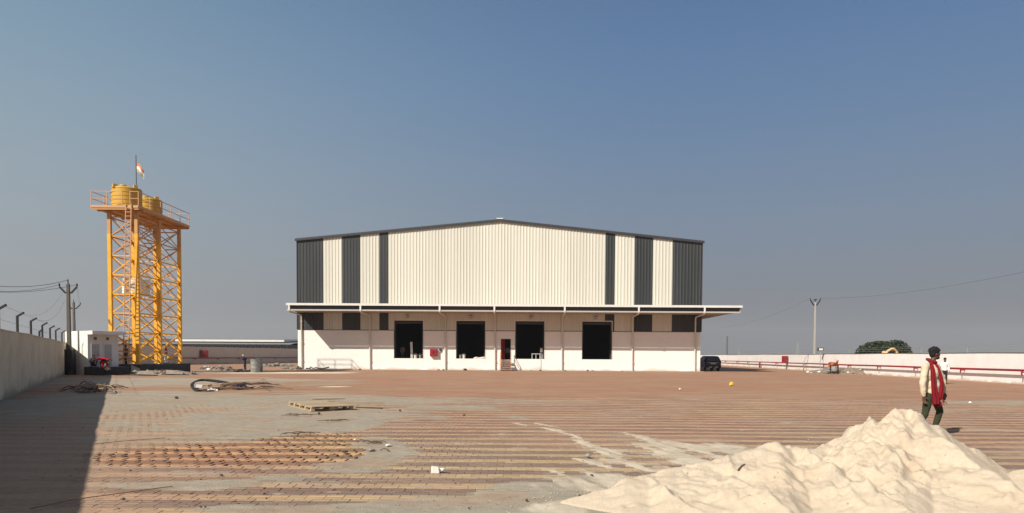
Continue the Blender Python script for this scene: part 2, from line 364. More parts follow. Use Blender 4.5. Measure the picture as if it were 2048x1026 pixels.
nm = N(t, 'ShaderNodeMapRange'); nm.inputs[1].default_value = .3; nm.inputs[2].default_value = .7; nm.inputs[3].default_value = .78; nm.inputs[4].default_value = 1.2; t.links.new(ns.outputs[0], nm.inputs[0])
mu = N(t, 'ShaderNodeMath', operation='MULTIPLY'); t.links.new(stp.outputs[0], mu.inputs[0]); t.links.new(nm.outputs[0], mu.inputs[1])
scn = N(t, 'ShaderNodeVectorMath', operation='SCALE'); t.links.new(at.outputs['Color'], scn.inputs[0]); t.links.new(mu.outputs[0], scn.inputs['Scale'])
t.links.new(scn.outputs[0], pb.inputs['Base Color'])
M['yard_far'] = m

ys = np.concatenate([np.arange(-8, YF-.01, 2.0), [YF-.001, YF], np.arange(YF+.5, 60, .5), np.arange(60, 175, 1.2)])
xs = np.arange(-72, 60, .6)
X, Y = np.meshgrid(xs, ys); Z = np.where(Y < YF-.0005, -.09, ug(X, Y))
d, _ = dust_map(X, Y); s_ = sand_map(X, Y)
pk = sstep(.15, .7, fbm(X*.08+5, Y*.08+8, 3)+.012*(Y-20))[..., None]
base = (C_YEL*3+C_PUR*4)/7*(1-pk)+(C_PNK*3+C_PUR2*4)/7*pk*1.12
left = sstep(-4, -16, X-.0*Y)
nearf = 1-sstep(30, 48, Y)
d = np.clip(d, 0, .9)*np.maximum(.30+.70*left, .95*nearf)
base = base*np.array([1.03, .975, .93]); nn_ = sstep(.35, .7, fbm(X*.25+3, Y*.9+9, 4, .6))[..., None]*.5; base = base*(1-nn_)+C_FILM*1.0*nn_
c = base*(1-d[..., None])+C_DUST*1.08*d[..., None]
c = c*(1-s_[..., None])+C_SAND*1.12*s_[..., None]
c = np.where((Y < YF-.0005)[..., None], C_DUST*.45, c)
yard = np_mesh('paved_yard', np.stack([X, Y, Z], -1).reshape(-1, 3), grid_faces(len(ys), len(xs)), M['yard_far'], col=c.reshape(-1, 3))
tag(yard, kind='structure')

# near yard: every paver its own block
M['paver_f'] = mat('paver_face', (0,0,0), .88, .16, 14, .35, 60, attr='tint', spec=.25)
M['paver_o'] = mat('paver_face_single', (0,0,0), .88, .16, 14, .35, 60, objcol=True, spec=.25)
L_, W_ = .218, .107
rows = np.arange(int(6.2/ROW), int(round(YF/ROW)))
px_, py_, pr_, sgn = [], [], [], []
for r_ in rows:
    y = (r_+.5)*ROW; half = .74*y+1.0
    off = ((r_//2) % 2)*.11
    k = np.arange(math.floor((-half)/.22), math.ceil(half/.22))
    px_.append(k*.22+off); py_.append(np.full(len(k), y)); pr_.append(np.full(len(k), r_))
PXs = np.concatenate(px_); PYs = np.concatenate(py_); PRs = np.concatenate(pr_); n = len(PXs)
wallx = -4.1-.533*PYs
keep = (PXs > wallx-.1)
PXs, PYs, PRs = PXs[keep], PYs[keep], PRs[keep]; n = len(PXs)
rnd = rng.rand(n); dm, cl = dust_map(PXs, PYs); sm = sand_map(PXs, PYs)
loose = sstep(.3, .6, cl)
col = paver_col(PXs, PYs, PRs, rnd)
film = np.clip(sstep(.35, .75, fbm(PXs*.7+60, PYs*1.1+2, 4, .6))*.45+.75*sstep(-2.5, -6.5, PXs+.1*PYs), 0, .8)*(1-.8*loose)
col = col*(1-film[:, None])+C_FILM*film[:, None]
dd = np.clip(.14+.75*dm, 0, 1)[:, None]*(1-.75*loose[:, None]); ss = np.clip(sm*.62*(.35+.65*rng.rand(n)), 0, 1)[:, None]
col = col*(1-dd)+C_DUST*dd; col = col*(1-ss)+C_SAND*ss
warm = loose[:, None]; col = col*(1-warm)+col*np.array([1.12, 1.03, .92])*warm
zt = ug(PXs, PYs)+(rng.rand(n)-.5)*.004 + loose*(rng.rand(n)-.5)*.006
tx = (rng.rand(n)-.5)*(.006+.02*loose); ty = (rng.rand(n)-.5)*(.006+.05*loose); rz_ = (rng.rand(n)-.5)*(.01+.05*loose)
lx = np.full(n, L_)-loose*.008*rng.rand(n)
pk_ = _T[(np.round((PXs-((PRs//2) % 2)*.11)/.22).astype(int)) & 255, (PRs//2) & 255]
lx = np.where((pk_ < .42) & (loose > .33), lx-.065, lx)
lx = np.where((rng.rand(n) < .02) & (loose < .4) & (dm < .3), lx-.02, lx)
# the 300 that show largest: nearest in view, clear of the sand heap
vis = (np.abs(PXs)/PYs < .69) & ~((PXs > 2.0) & (PYs < 12)) & (dm < .45) & (PXs > -.66*PYs) & (PYs > 7.85)
order = np.argsort(np.where(vis, PYs*PYs+.15*PXs**2, 1e9))[:300]
single = np.zeros(n, bool); single[order] = True
ch = .006
tpl = []
for (zz, ins) in [(-.055, 0), (-ch, 0), (0, ch)]:
    for sx, sy in [(-1,-1),(1,-1),(1,1),(-1,1)]: tpl.append((sx, sy, zz, ins))
tpl = np.array(tpl)
fq = [(8,9,10,11)]+[(4+k, 4+(k+1)%4, 8+(k+1)%4, 8+k) for k in range(4)]+[(k, (k+1)%4, 4+(k+1)%4, 4+k) for k in range(4)]
fq = np.array(fq)
g = ~single; k = g.sum()
hx = (lx[g]/2)[:, None]-tpl[None, :, 3]; hy = W_/2-tpl[None, :, 3]
vx = tpl[None, :, 0]*hx; vy = tpl[None, :, 1]*hy; vz = tpl[None, :, 2]+vx*tx[g][:, None]+vy*ty[g][:, None]+zt[g][:, None]
ca = np.cos(rz_[g])[:, None]; sa = np.sin(rz_[g])[:, None]
V = np.stack([vx*ca-vy*sa+PXs[g][:, None], vx*sa+vy*ca+PYs[g][:, None], vz+0*vx], -1).reshape(-1, 3)
FQ = (fq[None]+12*np.arange(k)[:, None, None]).reshape(-1, 4)
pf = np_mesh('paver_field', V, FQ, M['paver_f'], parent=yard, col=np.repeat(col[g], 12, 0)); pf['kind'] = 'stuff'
vt = np.stack([tpl[:, 0]*(L_/2-tpl[:, 3]), tpl[:, 1]*(W_/2-tpl[:, 3]), tpl[:, 2]], -1)
p0 = np_mesh('paver', vt, fq, M['paver_o'], parent=yard)
first = True
for i in order:
    o = p0 if first else p0.copy()
    if not first: COL.objects.link(o); o.parent = yard
    first = False
    o.location = (PXs[i], PYs[i], zt[i]); o.rotation_euler = (ty[i], -tx[i], rz_[i]); o.scale = (lx[i]/L_, 1, 1)
    o.color = (*[float(v) for v in col[i]], 1)

# dust lying over and between the pavers: a thin uneven sheet
M['dust'] = mat('grey_site_dust', (0,0,0), .95, .10, 5, .5, 40, attr='tint', spec=.1)
yy = 6.2*(YF/6.2)**np.linspace(0, 1, 420); uu = np.linspace(-.76, .76, 520)
U, Yg = np.meshgrid(uu, yy); Xg = U*(Yg+.8)
d, cl = dust_map(Xg, Yg); s_ = sand_map(Xg, Yg); n1 = fbm(Xg*5, Yg*5, 4); sk = fbm(Xg*1.1+8, Yg*8+3, 4, .6)
patch = sstep(.35, .62, fbm(Xg*3.1+12, Yg*2.1+4, 4, .6)); cov = np.maximum(d, s_*(.30+.62*patch))
z = -.0075 + .0125*cov + (n1-.5)*.015 + (sk-.55)*.020*(1-s_) + .004*s_
lo = sstep(.3, .6, cl); z = np.where(cov > .6, z, z-.044*lo)
inside = (Xg > -4.1-.533*Yg)
z = z+ug(Xg, Yg)
z = np.where(inside, z, -.1)
n3_ = fbm(Xg*.8+70, Yg*1.4, 5, .6)[..., None]; dcol = C_DUST*(1-.55*sstep(.4, .7, n3_))+C_FILM*.95*.55*sstep(.4, .7, n3_)
s_ = s_*(.62+.38*patch)
c = (dcol*(.72+.30*n1[..., None]+.26*sk[..., None]))*(1-s_[..., None])+C_SAND*.90*s_[..., None]
c = c*(1-.45*lo[..., None]*(1-cov[..., None]))
do = np_mesh('dust_layer', np.stack([Xg, Yg, z], -1).reshape(-1, 3), grid_faces(420, 520), M['dust'], smooth=True, col=c.reshape(-1, 3))
tag(do, 'thin grey dust and spilt sand lying over the pavers', 'dust', kind='stuff')

# ------------------------------------------------------------------ boundary walls
def wall_run(name, label, a, b, h, th, m, side=1, cope=.05, seg=4.0):
    """masonry wall between a and b (ground points), thickness away from the yard; shallow piers and a coping"""
    root = thing(name, label, 'wall', (a[0], a[1], 0))
    d = Vector((b[0]-a[0], b[1]-a[1], 0)); L = d.length; d.normalize(); nrm = Vector((-d.y, d.x, 0))*side
    n = max(2, int(L/seg)); mb = MB(); o = Vector((0,0,0))
    vs = []; 
    for i in range(n+1):
        p = d*L*i/n; dz = .018*math.sin(i*1.7)+.012*math.sin(i*.61)
        for q, zz in ((p, -.12), (p, h+dz), (p+nrm*th, h+dz), (p+nrm*th, -.12)): vs.append((q.x, q.y, zz))
    fs = []
    for i in range(n):
        for k in range(4): fs.append((i*4+k, i*4+(k+1)%4, (i+1)*4+(k+1)%4, (i+1)*4+k))
    fs += [(0,3,2,1), (n*4, n*4+1, n*4+2, n*4+3)]
    mb.add(vs, fs); mb.build('wall_body', m, root)
    cp = MB()
    for i in range(n):
        p = d*L*i/n; q = d*L*(i+1)/n; z0 = h+.018*math.sin(i*1.7)+.012*math.sin(i*.61); z1 = h+.018*math.sin((i+1)*1.7)+.012*math.sin((i+1)*.61)
        c0 = p+nrm*th/2; c1 = q+nrm*th/2
        cp.bar((c0.x, c0.y, z0+cope/2+.003), (c1.x, c1.y, z1+cope/2+.003), th+.05, cope)
    cp.build('coping', M['cope_'+name] if 'cope_'+name in M else m, root)
    return root, d, nrm
LW = lambda Y: -4.1-.533*Y
M['cope_dark'] = mat('coping_dark', (.10,.095,.09), .9)
lw, ld, ln = wall_run('boundary_wall', 'long cream washed boundary wall in shade at the left edge of the yard', (LW(-8), -8), (LW(59.3), 59.3), 2.47, .23, M['wall_l'])
RWX = lambda Y: 33.1+(Y-48)*.0815
def RWY(px): return 29.19/((px-1024)/F-.0815)
M['cope_r'] = M['cope_dark']
M['cope_boundary_wall'] = M['wall_l']
rw, rd, rn = wall_run('boundary_wall', 'long white boundary wall with a red pipe along it on the right side of the yard', (RWX(20), 20), (RWX(185), 185), 2.03, .23, M['wall_r'], side=-1)
for ch in COL.objects:
    if ch.parent == rw and ch.name.startswith('coping'): ch.data.materials[0] = M['cope_dark']
bw, bd, bn = wall_run('boundary_wall', 'shaded boundary wall behind the yellow tower and the worker', (-55.4, 90), (-43, 150), 2.75, .23, M['wall_b'])
M['tan_wall'] = M['wall_l']

def angle_post(p, h, arm, name='fence_post', label='', group=None, m=None, r=.045):
    root = thing(name, label, 'fence post', p, 0, group)
    mb = MB(); mb.bar((0,0,-.06), (0,0,h), r*1.6, r*1.6); mb.build('post', m or M['postdark'], root)
    a = Vector(arm); mb = MB(); mb.bar((0,0,h-.03), (a.x, a.y, h+a.z), r*1.5, r*1.5); mb.build('arm', m or M['postdark'], root)
    return root
ord_ = ['cut by the left photo edge', 'second from the camera', 'third from the camera', 'fourth from the camera', 'fifth from the camera', 'sixth from the camera', 'seventh, just before the tall pole']
lp = []
for i, Yp in enumerate([26.4, 31.4, 36.3, 41.8, 46.6, 50.9, 56.5]):
    p = Vector((LW(Yp)-.12, Yp, 2.52)); lp.append(p)
    angle_post(p, .72, (.30, -.02, .13), label='dark bent post on left wall, '+ord_[i], group='bent fence posts on the left wall')
angle_post(Vector((LW(40.2)-.12, 40.2, 2.52)), .32, (.18, 0, .1), label='shorter bent post between the third and fourth tall posts of the left wall', group='bent fence posts on the left wall')
# right wall posts with barbed wire
rp_, rys = [], [47.3, 55, 62.3, 78.5, 87.5, 95.5, 103.7, 113, 122, 131.5, 151, 163]
rord = ['nearest the camera, at the right edge of the photo', 'right of the man in the red scarf', 'left of the man in the red scarf', 'left of the round tree', 'just right of the floodlight', 'just left of the tall pale pole', 'directly above the red hose box', 'first left of the hose box', 'second left of the hose box', 'third left of the hose box', 'right of the car roof', 'above the car roof']
for i, Yp in enumerate(rys):
    p = Vector((RWX(Yp)+.12, Yp, 2.08)); rp_.append(p)
    angle_post(p, .42, (-.08, 0, .14), label='thin grey post on right wall, '+rord[i], group='fence posts on the right wall', m=M['steel'], r=.035)
for k, (hz, dx) in enumerate(((.22, 0), (.40, 0), (.56, -.07))):
    mb = MB(); pts = []
    for i in range(len(rp_)-1):
        a, b_ = rp_[i], rp_[i+1]
        for q in (0, .5): pp = a.lerp(b_, q); pts.append((pp.x+dx, pp.y, pp.z+hz-(.02 if q else 0)))
    mb.tube(pts, .009, 4); tag(mb.build('barbed_wire', M['steel']), ['lowest', 'middle', 'topmost'][k]+' wire strung between the posts of the right wall', 'wire', 'wires on the right wall')
for k, hz in enumerate((.35, .75)):
    mb = MB(); mb.tube([(p.x+(.25 if k else 0), p.y, p.z+hz+(.05 if k else 0)) for p in lp], .006, 4)
    tag(mb.build('barbed_wire', M['steel']), ['lower', 'upper'][k]+' thin wire strung between the bent posts of the left wall', 'wire', 'wires on the left wall')

# red fire pipe on the right wall and on the back wall
def fire_pipe(label, pfun, ys, off, z, posts, m_br):
    root = thing('fire_pipe', label, 'pipe', (0,0,0))
    pts = [Vector((pfun(y)+off, y, z+.008*math.sin(y*.3))) for y in ys]
    mb = MB(); mb.tube(pts, .075, 10); mb.build('pipe', M['red'], root, smooth='auto')
    for i, y in enumerate(posts):
        mb = MB(); x = pfun(y)+off; mb.bar((x, y, z-.07), (x, y, z-.32), .07, .07); mb.bar((x-.0, y, z-.12), (pfun(y), y, z-.12), .06, .06)
        mb.build('bracket', M['red'], root)
    return root
fp = fire_pipe('red fire pipe running along the white wall on the right', RWX, np.arange(22, 160, 3.0), -.34, .90, [47.5, 55, 62.5, 70, 77.5, 85, 92.5, 105, 122, 130, 140], M['red'])
mb = MB(); x = RWX(114)-.34; mb.bar((x, 114, 0), (x, 114, .82), .2, .2); mb.build('support_post', M['red'], fp)
BWX = lambda Y: -55.4+(Y-90)*(12.4/60)
fp2 = fire_pipe('red fire pipe running along the shaded wall behind the worker', BWX, np.arange(100, 150.5, 2.0), .42, 1.0, [104, 110, 116, 122, 128, 134, 140], M['red'])

def hose_box(label, x, y, z, wd, ht, dp, ry=0, stand=False, grp='red hose boxes'):
    root = thing('hose_cabinet', label, 'hose box', (x, y, z), ry, grp)
    mb = MB(); mb.box(-wd/2, wd/2, -dp/2, dp/2, 0, ht); mb.build('cabinet', M['red'], root, bevel=.015)
    mb = MB(); mb.box(-wd*.42, wd*.42, -dp/2-.025, -dp/2-.003, ht*.08, ht*.92); dr = mb.build('door', mat('cabinet_door', (.30,.015,.025), .4), root, bevel=.008)
    mb = MB(); mb.box(-wd*.08, wd*.12, -dp/2-.04, -dp/2-.028, ht*.3, ht*.75); mb.build('window', M['glass'], dr)
    return root
hb = P(1575, 727, 76); hose_box('red hose box standing on the pipe of the right wall', RWX(100)-.5, 100, .985, .72, .85, .4, .3)
q = P(394, 717, 112); hose_box('large red hose box above the pipe on the shaded wall behind the tower', BWX(118)+.55, 118, 1.12, 1.15, 1.1, .5, .5)

# ------------------------------------------------------------------ the hall
FY = 82.0; KX = FY/F
def wx(px): return (px-1024)*KX
XL, XR = -23.72, 20.83
RIDX = (XL+XR)/2; ZE, ZR = 14.32, 16.55
def roofz(x): return ZR-(ZR-ZE)*abs(x-RIDX)/((XR-XL)/2)
OPEN = [(788,846),(912,970),(1030,1088),(1163.5,1223)]
OPX = [(wx(a), wx(b)) for a, b in OPEN]; OZ0, OZ1 = 1.30, 5.48
DX = (wx(1001.5), wx(1021)); DZ0, DZ1 = 1.20, 3.50; PZ = 4.36
hall = thing('warehouse', 'large white and charcoal striped warehouse with four dark dock openings', 'warehouse', (0, FY, 0))
# plinth wall with openings
xsb = sorted({XL, XR, *[v for o in OPX for v in o], *DX}); zsb = [-.1, DZ0, OZ0, DZ1, PZ]
mb = MB()
for i in range(len(xsb)-1):
    x0, x1 = xsb[i], xsb[i+1]; xm = (x0+x1)/2
    for j in range(len(zsb)-1):
        z0, z1 = zsb[j], zsb[j+1]; zm = (z0+z1)/2
        if any(a < xm < b for a, b in OPX) and OZ0 < zm < OZ1: continue
        if DX[0] < xm < DX[1] and DZ0 < zm < DZ1: continue
        mb.box(x0, x1, 0, .35, z0, z1)
pl = mb.build('plinth_wall', M['plinth'], hall)
mb = MB(); mb.box(XL+.002, XL+.35, .36, 60, -.1, PZ); mb.build('plinth_wall', M['plinth'], hall)
mb = MB(); mb.box(XR-.35, XR-.002, .36, 60, -.1, PZ); mb.build('plinth_wall', M['plinth'], hall)
mb = MB(); mb.box(XL, XR, 60.01, 60.35, -.1, ZE); mb.build('rear_wall', M['cream'], hall)
# flashing between plinth and sheeting
edges = [XL]+[v for o in OPX for v in o]+[XR]
for i in range(0, len(edges), 2):
    mb = MB(); mb.box(edges[i], edges[i+1], -.045, .04, PZ+.003, PZ+.065); mb.build('flashing', M['trim'], hall)
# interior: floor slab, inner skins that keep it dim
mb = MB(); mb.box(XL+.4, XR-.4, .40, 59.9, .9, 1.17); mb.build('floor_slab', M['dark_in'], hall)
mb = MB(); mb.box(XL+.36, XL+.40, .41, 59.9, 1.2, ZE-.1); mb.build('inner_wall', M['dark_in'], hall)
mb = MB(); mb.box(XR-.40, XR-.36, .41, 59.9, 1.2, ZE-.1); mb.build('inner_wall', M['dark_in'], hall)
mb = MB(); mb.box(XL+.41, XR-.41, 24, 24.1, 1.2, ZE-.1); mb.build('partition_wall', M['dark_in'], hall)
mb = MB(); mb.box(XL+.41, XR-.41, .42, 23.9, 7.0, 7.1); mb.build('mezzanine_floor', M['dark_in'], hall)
# frames round the openings
for a, c in OPX:
    f = thing('dock_opening', None, None, (0,0,0)); f.parent = hall
    mb = MB(); mb.box(a-.09, a, -.03, .36, OZ0, OZ1+.09); mb.build('jamb', M['white_metal'], f)
    mb = MB(); mb.box(c, c+.09, -.03, .36, OZ0, OZ1+.09); mb.build('jamb', M['white_metal'], f)
    mb = MB(); mb.box(a, c, -.03, .36, OZ1, OZ1+.09); mb.build('lintel', M['white_metal'], f)
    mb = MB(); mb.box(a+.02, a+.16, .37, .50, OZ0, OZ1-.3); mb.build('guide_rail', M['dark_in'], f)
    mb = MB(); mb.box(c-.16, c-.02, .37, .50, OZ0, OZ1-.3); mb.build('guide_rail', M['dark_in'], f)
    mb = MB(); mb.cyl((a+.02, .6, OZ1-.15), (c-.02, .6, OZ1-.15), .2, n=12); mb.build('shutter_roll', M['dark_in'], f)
# side door: frame and red leaf standing open inwards
mb = MB(); mb.box(DX[0]-.07, DX[0], -.02, .36, DZ0, DZ1+.07); mb.box(DX[1], DX[1]+.07, -.02, .36, DZ0, DZ1+.07); mb.box(DX[0], DX[1], -.02, .36, DZ1, DZ1+.07)
mb.build('door_frame', M['white_metal'], hall)
mb = MB(); mb.bar((DX[0]+.05, .20, (DZ0+DZ1)/2), (DX[0]+.42, .75, (DZ0+DZ1)/2), .05, DZ1-DZ0-.06, up=(0,0,1)); dl = mb.build('door_leaf', mat('door_red', (.36,.03,.035), .35), hall)
mb = MB(); mb.bar((DX[0]+.36, .60, 2.3), (DX[0]+.42, .57, 2.3), .05, .12); mb.build('handle', M['steel'], dl)
# sheeting: one metre sheets with trapezoid ribs
STR = [(595,'d'),(647.5,'c'),(684.5,'d'),(721,'c'),(758.7,'d'),(777,'c'),(1208.5,'d'),(1227.5,'c'),(1266.5,'d'),(1303,'c'),(1342,'d'),(1401,'e')]
RIB = .345
for i in range(len(STR)-1):
    xa = XL if i == 0 else wx(STR[i][0]); xb = XR if i == len(STR)-2 else wx(STR[i+1][0])
    mt = M['cream'] if STR[i][1] == 'c' else M['charcoal']
    nrib = max(1, round((xb-xa)/RIB)); rw_ = (xb-xa)/nrib
    j = 0
    while j < nrib:
        kk = min(3, nrib-j) if nrib-j != 4 else 2
        xs_ = []
        for q in range(kk):
            x0 = xa+(j+q)*rw_
            for fr, dep in ((0, 0), (.44, 0), (.60, .042), (.78, .042), (.94, 0)):
                xs_.append((x0+fr*rw_, dep))
        xs_.append((xa+(j+kk)*rw_, 0))
        # insert opening edges
        full = list(xs_)
        for a, c in OPX:
            for e in (a, c):
                if xs_[0][0] < e < xs_[-1][0]:
                    for q in range(len(xs_)-1):
                        if xs_[q][0] <= e < xs_[q+1][0]:
                            tt = (e-xs_[q][0])/(xs_[q+1][0]-xs_[q][0]); full.append((e, xs_[q][1]*(1-tt)+xs_[q+1][1]*tt))
        full.sort(); off = -.012 if (j//3) % 2 else -.016
        vs, fs = [], []
        for q in range(len(full)-1):
            (xa_, da), (xb_, db) = full[q], full[q+1]
            if xb_-xa_ < 1e-5: continue
            xm = (xa_+xb_)/2; z0 = OZ1+.092 if any(a-.09 < xm < c+.09 for a, c in OPX) and any(a < xm < c for a, c in OPX) else PZ+.067
            k = len(vs); vs += [(xa_, off-da, z0), (xb_, off-db, z0), (xb_, off-db, roofz(xb_)-.1), (xa_, off-da, roofz(xa_)-.1)]; fs.append((k, k+1, k+2, k+3))
        mb = MB(); mb.add(vs, fs); sh = mb.build('cladding_sheet', mt, hall)
        sol = sh.modifiers.new('thick', 'SOLIDIFY'); sol.thickness = .006
        j += kk
# corner trims, side sheeting, ridge and roof
for x0, x1 in ((XL-.09, XL), (XR, XR+.09)):
    mb = MB(); mb.box(x0, x1, -.09, .12, PZ+.067, ZE-.02); mb.build('corner_trim', M['trim'], hall)
for sx in (XL, XR):
    mb = MB(); s1 = -1 if sx == XL else 1; n = 170
    vs = []; fs = []
    for i in range(n*4+1):
        yy_ = .13+59.8*i/(n*4); dep = (.0, .0, .045, .045)[i % 4]
        vs += [(sx+s1*(.01+dep), yy_, PZ+.067), (sx+s1*(.01+dep), yy_, ZE-.02)]
        if i: fs.append((2*i-2, 2*i, 2*i+1, 2*i-1))
    mb.add(vs, fs); mb.build('side_cladding', M['charcoal'], hall)
for s1 in (-1, 1):
    e = XL if s1 < 0 else XR; mb = MB()
    a = Vector((RIDX, 0, ZR)); c = Vector((e+s1*.22, 0, ZE-.02))
    mb.add([(a.x, -.20, a.z+.06), (c.x, -.20, c.z+.06), (c.x, 60.5, c.z+.06), (a.x, 60.5, a.z+.06), (a.x, -.20, a.z-.0), (c.x, -.20, c.z-.0), (c.x, 60.5, c.z), (a.x, 60.5, a.z)],
           [(0,1,2,3),(4,7,6,5),(0,4,5,1),(1,5,6,2),(2,6,7,3)])
    mb.build('roof', M['trim'], hall)
    mb = MB(); mb.add([(a.x, -.25, a.z+.08), (c.x, -.25, c.z+.08), (c.x, -.25, c.z-.20), (a.x, -.25, a.z-.20), (a.x, -.205, a.z+.08), (c.x, -.205, c.z+.08), (c.x, -.205, c.z-.20), (a.x, -.205, a.z-.20)],
                      [(0,1,2,3),(7,6,5,4),(0,4,5,1),(1,5,6,2),(2,6,7,3)])
    mb.build('verge_trim', M['trim'], hall)
    mb = MB(); mb.bar((a.x+s1*.35, -.258, a.z-.115), (c.x-s1*.1, -.258, c.z-.125), .012, .03); mb.build('verge_lip', M['charcoal'], hall)
mb = MB(); mb.box(RIDX-.36, RIDX+.36, -.262, 1.5, ZR+.09, ZR+.19); mb.build('ridge_cap', M['white_metal'], hall)
# canopy: front and right side
CD = 3.9; CX0, CX1 = -23.75, 24.06
can = thing('canopy', None, None, (0,0,0)); can.parent = hall
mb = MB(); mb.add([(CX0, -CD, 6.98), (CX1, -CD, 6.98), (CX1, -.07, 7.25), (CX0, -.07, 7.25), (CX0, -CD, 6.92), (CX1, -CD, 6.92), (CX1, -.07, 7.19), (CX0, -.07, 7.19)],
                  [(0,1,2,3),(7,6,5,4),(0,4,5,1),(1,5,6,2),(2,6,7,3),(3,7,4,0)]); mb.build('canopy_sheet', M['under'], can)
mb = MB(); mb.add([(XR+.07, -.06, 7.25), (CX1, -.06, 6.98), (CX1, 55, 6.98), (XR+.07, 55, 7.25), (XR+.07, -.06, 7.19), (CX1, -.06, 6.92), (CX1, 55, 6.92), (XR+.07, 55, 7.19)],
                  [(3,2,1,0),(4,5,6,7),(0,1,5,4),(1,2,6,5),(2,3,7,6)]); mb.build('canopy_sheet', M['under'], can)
mb = MB(); mb.box(CX0-.05, CX1+.12, -CD-.13, -CD-.003, 6.83, 7.06); mb.build('front_fascia', M['white_metal'], can)
mb = MB(); mb.box(CX1+.003, CX1+.12, -CD, 55, 6.80, 7.06); mb.build('side_fascia', M['white_metal'], can)
mb = MB(); mb.box(CX0+.05, CX1-.12, -CD+.36, -CD+.50, 6.432, 6.915); mb.build('gutter', M['trim'], can)
mb = MB(); mb.box(CX1-.10, CX1, -CD+.13, 55, 6.42, 6.795); mb.build('side_gutter', M['under'], can)
mb = MB(); mb.box(CX0+.05, CX1-.12, -CD-.09, -CD+.10, 6.27, 6.417); mb.build('edge_channel', mat('channel_grey', (.46,.43,.40), .6), can)
# underside: sloping soffit from the edge down towards the wall brackets, and cantilever beams
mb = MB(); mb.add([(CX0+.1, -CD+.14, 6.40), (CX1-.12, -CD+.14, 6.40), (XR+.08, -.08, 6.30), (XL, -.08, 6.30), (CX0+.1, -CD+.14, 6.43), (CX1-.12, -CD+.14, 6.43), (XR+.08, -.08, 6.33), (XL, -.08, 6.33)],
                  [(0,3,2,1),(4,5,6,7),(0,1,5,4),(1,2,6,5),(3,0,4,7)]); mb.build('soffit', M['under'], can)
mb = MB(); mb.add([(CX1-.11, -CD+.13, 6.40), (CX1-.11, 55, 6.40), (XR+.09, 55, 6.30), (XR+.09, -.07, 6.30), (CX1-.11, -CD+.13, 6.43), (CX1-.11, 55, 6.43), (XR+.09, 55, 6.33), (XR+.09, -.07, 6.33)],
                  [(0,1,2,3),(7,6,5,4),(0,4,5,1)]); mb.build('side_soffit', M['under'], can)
PXS = [-23.27, -15.72, -7.40, -1.90, 5.50, 13.28, 20.2]
for i, x in enumerate(PXS):
    mb = MB(); xo = x-.25 if i in (1, 2) else x
    if i == 0: xo = x-.2
    mb.box(xo-.09, xo+.09, -CD-.16, -CD-.12, 6.30, 6.88); mb.box(xo-.09, xo+.09, -CD-.12, -CD+.02, 6.23, 6.42)
    hd = mb.build('outlet_head', M['white_metal'], can)
    mb = MB(); pts = [(xo, -CD-.02, 6.30), (xo, -CD+.1, 6.15), (x, -.35, 6.02), (x, -.16, 5.80), (x, -.16, .02)]
    mb.tube(pts, .085, 10); dp = mb.build('downpipe', M['pipe_white'], hall, smooth='auto')
    for zz in (5.3, 3.0, 1.0):
        mb = MB(); mb.box(x-.12, x+.12, -.25, -.0, zz, zz+.05); mb.build('pipe_clip', M['pipe_white'], dp)
mb = MB(); mb.box(XL+.02, XL+.32, -.055, -.003, -.1, PZ-.003); mb.build('corner_pilaster', M['plinth'], hall)
mb = MB(); mb.box(XR-.34, XR-.02, -.055, -.003, -.1, PZ-.003); mb.build('corner_pilaster', M['plinth'], hall)

# apron step line at the foot of the plinth
mb = MB(); mb.box(XL-.3, XR+.3, FY-.32, FY-.003, .004, .05); tag(mb.build('apron_strip', M['concrete']), kind='structure')

# wall lamps over the openings
lamp_l = ['leftmost', 'second from the left', 'third from the left', 'rightmost']
for i, px in enumerate((815, 941, 1062, 1190)):
    root = thing('wall_lamp', 'round wall lamp under the canopy, '+lamp_l[i]+' of the four', 'lamp', (wx(px), FY-.06, 5.93), 0, 'lamps over the dock openings')
    mb = MB(); mb.cyl((0, .03, 0), (0, -.10, 0), .2, n=14); mb.build('lamp_body', M['steel'], root)
    mb = MB(); mb.lathe([(0.01,-.05), (.17,-.03), (.20,0), (.17,.03), (.01,.05)], (0,-.15,.0), 14); mb.build('lamp_glass', M['white_metal'], root, smooth='auto')
hose_box('red hose box on the plinth between the first and second dock openings', wx(867.5), FY-.22, 1.55, .80, .78, .40)
root = thing('alarm_bell', 'dark round alarm bell beside the red hose box on the plinth', 'alarm bell', (wx(881), FY, 2.25))
mb = MB(); mb.cyl((0, 0, 0), (0, -.12, 0), .17, n=16); mb.build('gong', M['stone_dark'], root)
mb = MB(); mb.box(-.06, .1, -.1, 0, -.28, -.15); mb.build('striker_box', M['steel'], root)

# steps with railings to the side door
st = thing('steps', 'short flight of steps with orange handrails at the red side door', 'steps', ((DX[0]+DX[1])/2, FY-.33, 0))
NS = 6
for i in range(NS):
    y1 = -.02-(i)*.27; zt_ = DZ0-.02-(i)*.195
    mb = MB(); mb.box(-.56, .56, y1-.29, y1, zt_-.05, zt_); mb.build('tread', mat('step_brown', (.40,.24,.18), .8) if i == 0 else bpy.data.materials['step_brown'], st)
    mb = MB(); mb.box(-.54, .54, y1-.02, y1-.001, zt_-.19, zt_-.053); mb.build('riser', M['white_metal'], st)
for s1 in (-1, 1):
    mb = MB(); mb.bar((s1*.60, -.02, DZ0-.15), (s1*.60, -1.66, .05), .05, .16); mb.build('stringer', M['orange'], st)
    mb = MB(); mb.bar((s1*.60, -.04, DZ0+.9), (s1*.60, -1.62, .95), .05, .05); mb.bar((s1*.60, -.04, DZ0+.5), (s1*.60, -1.62, .55), .04, .04); mb.build('handrail', M['orange'], st)
    for yq, zq in ((-.06, DZ0-.1), (-.85, .65), (-1.60, 0)):
        mb = MB(); mb.bar((s1*.60, yq, zq), (s1*.60, yq, zq+.95), .055, .055); mb.build('baluster', M['orange'], st)

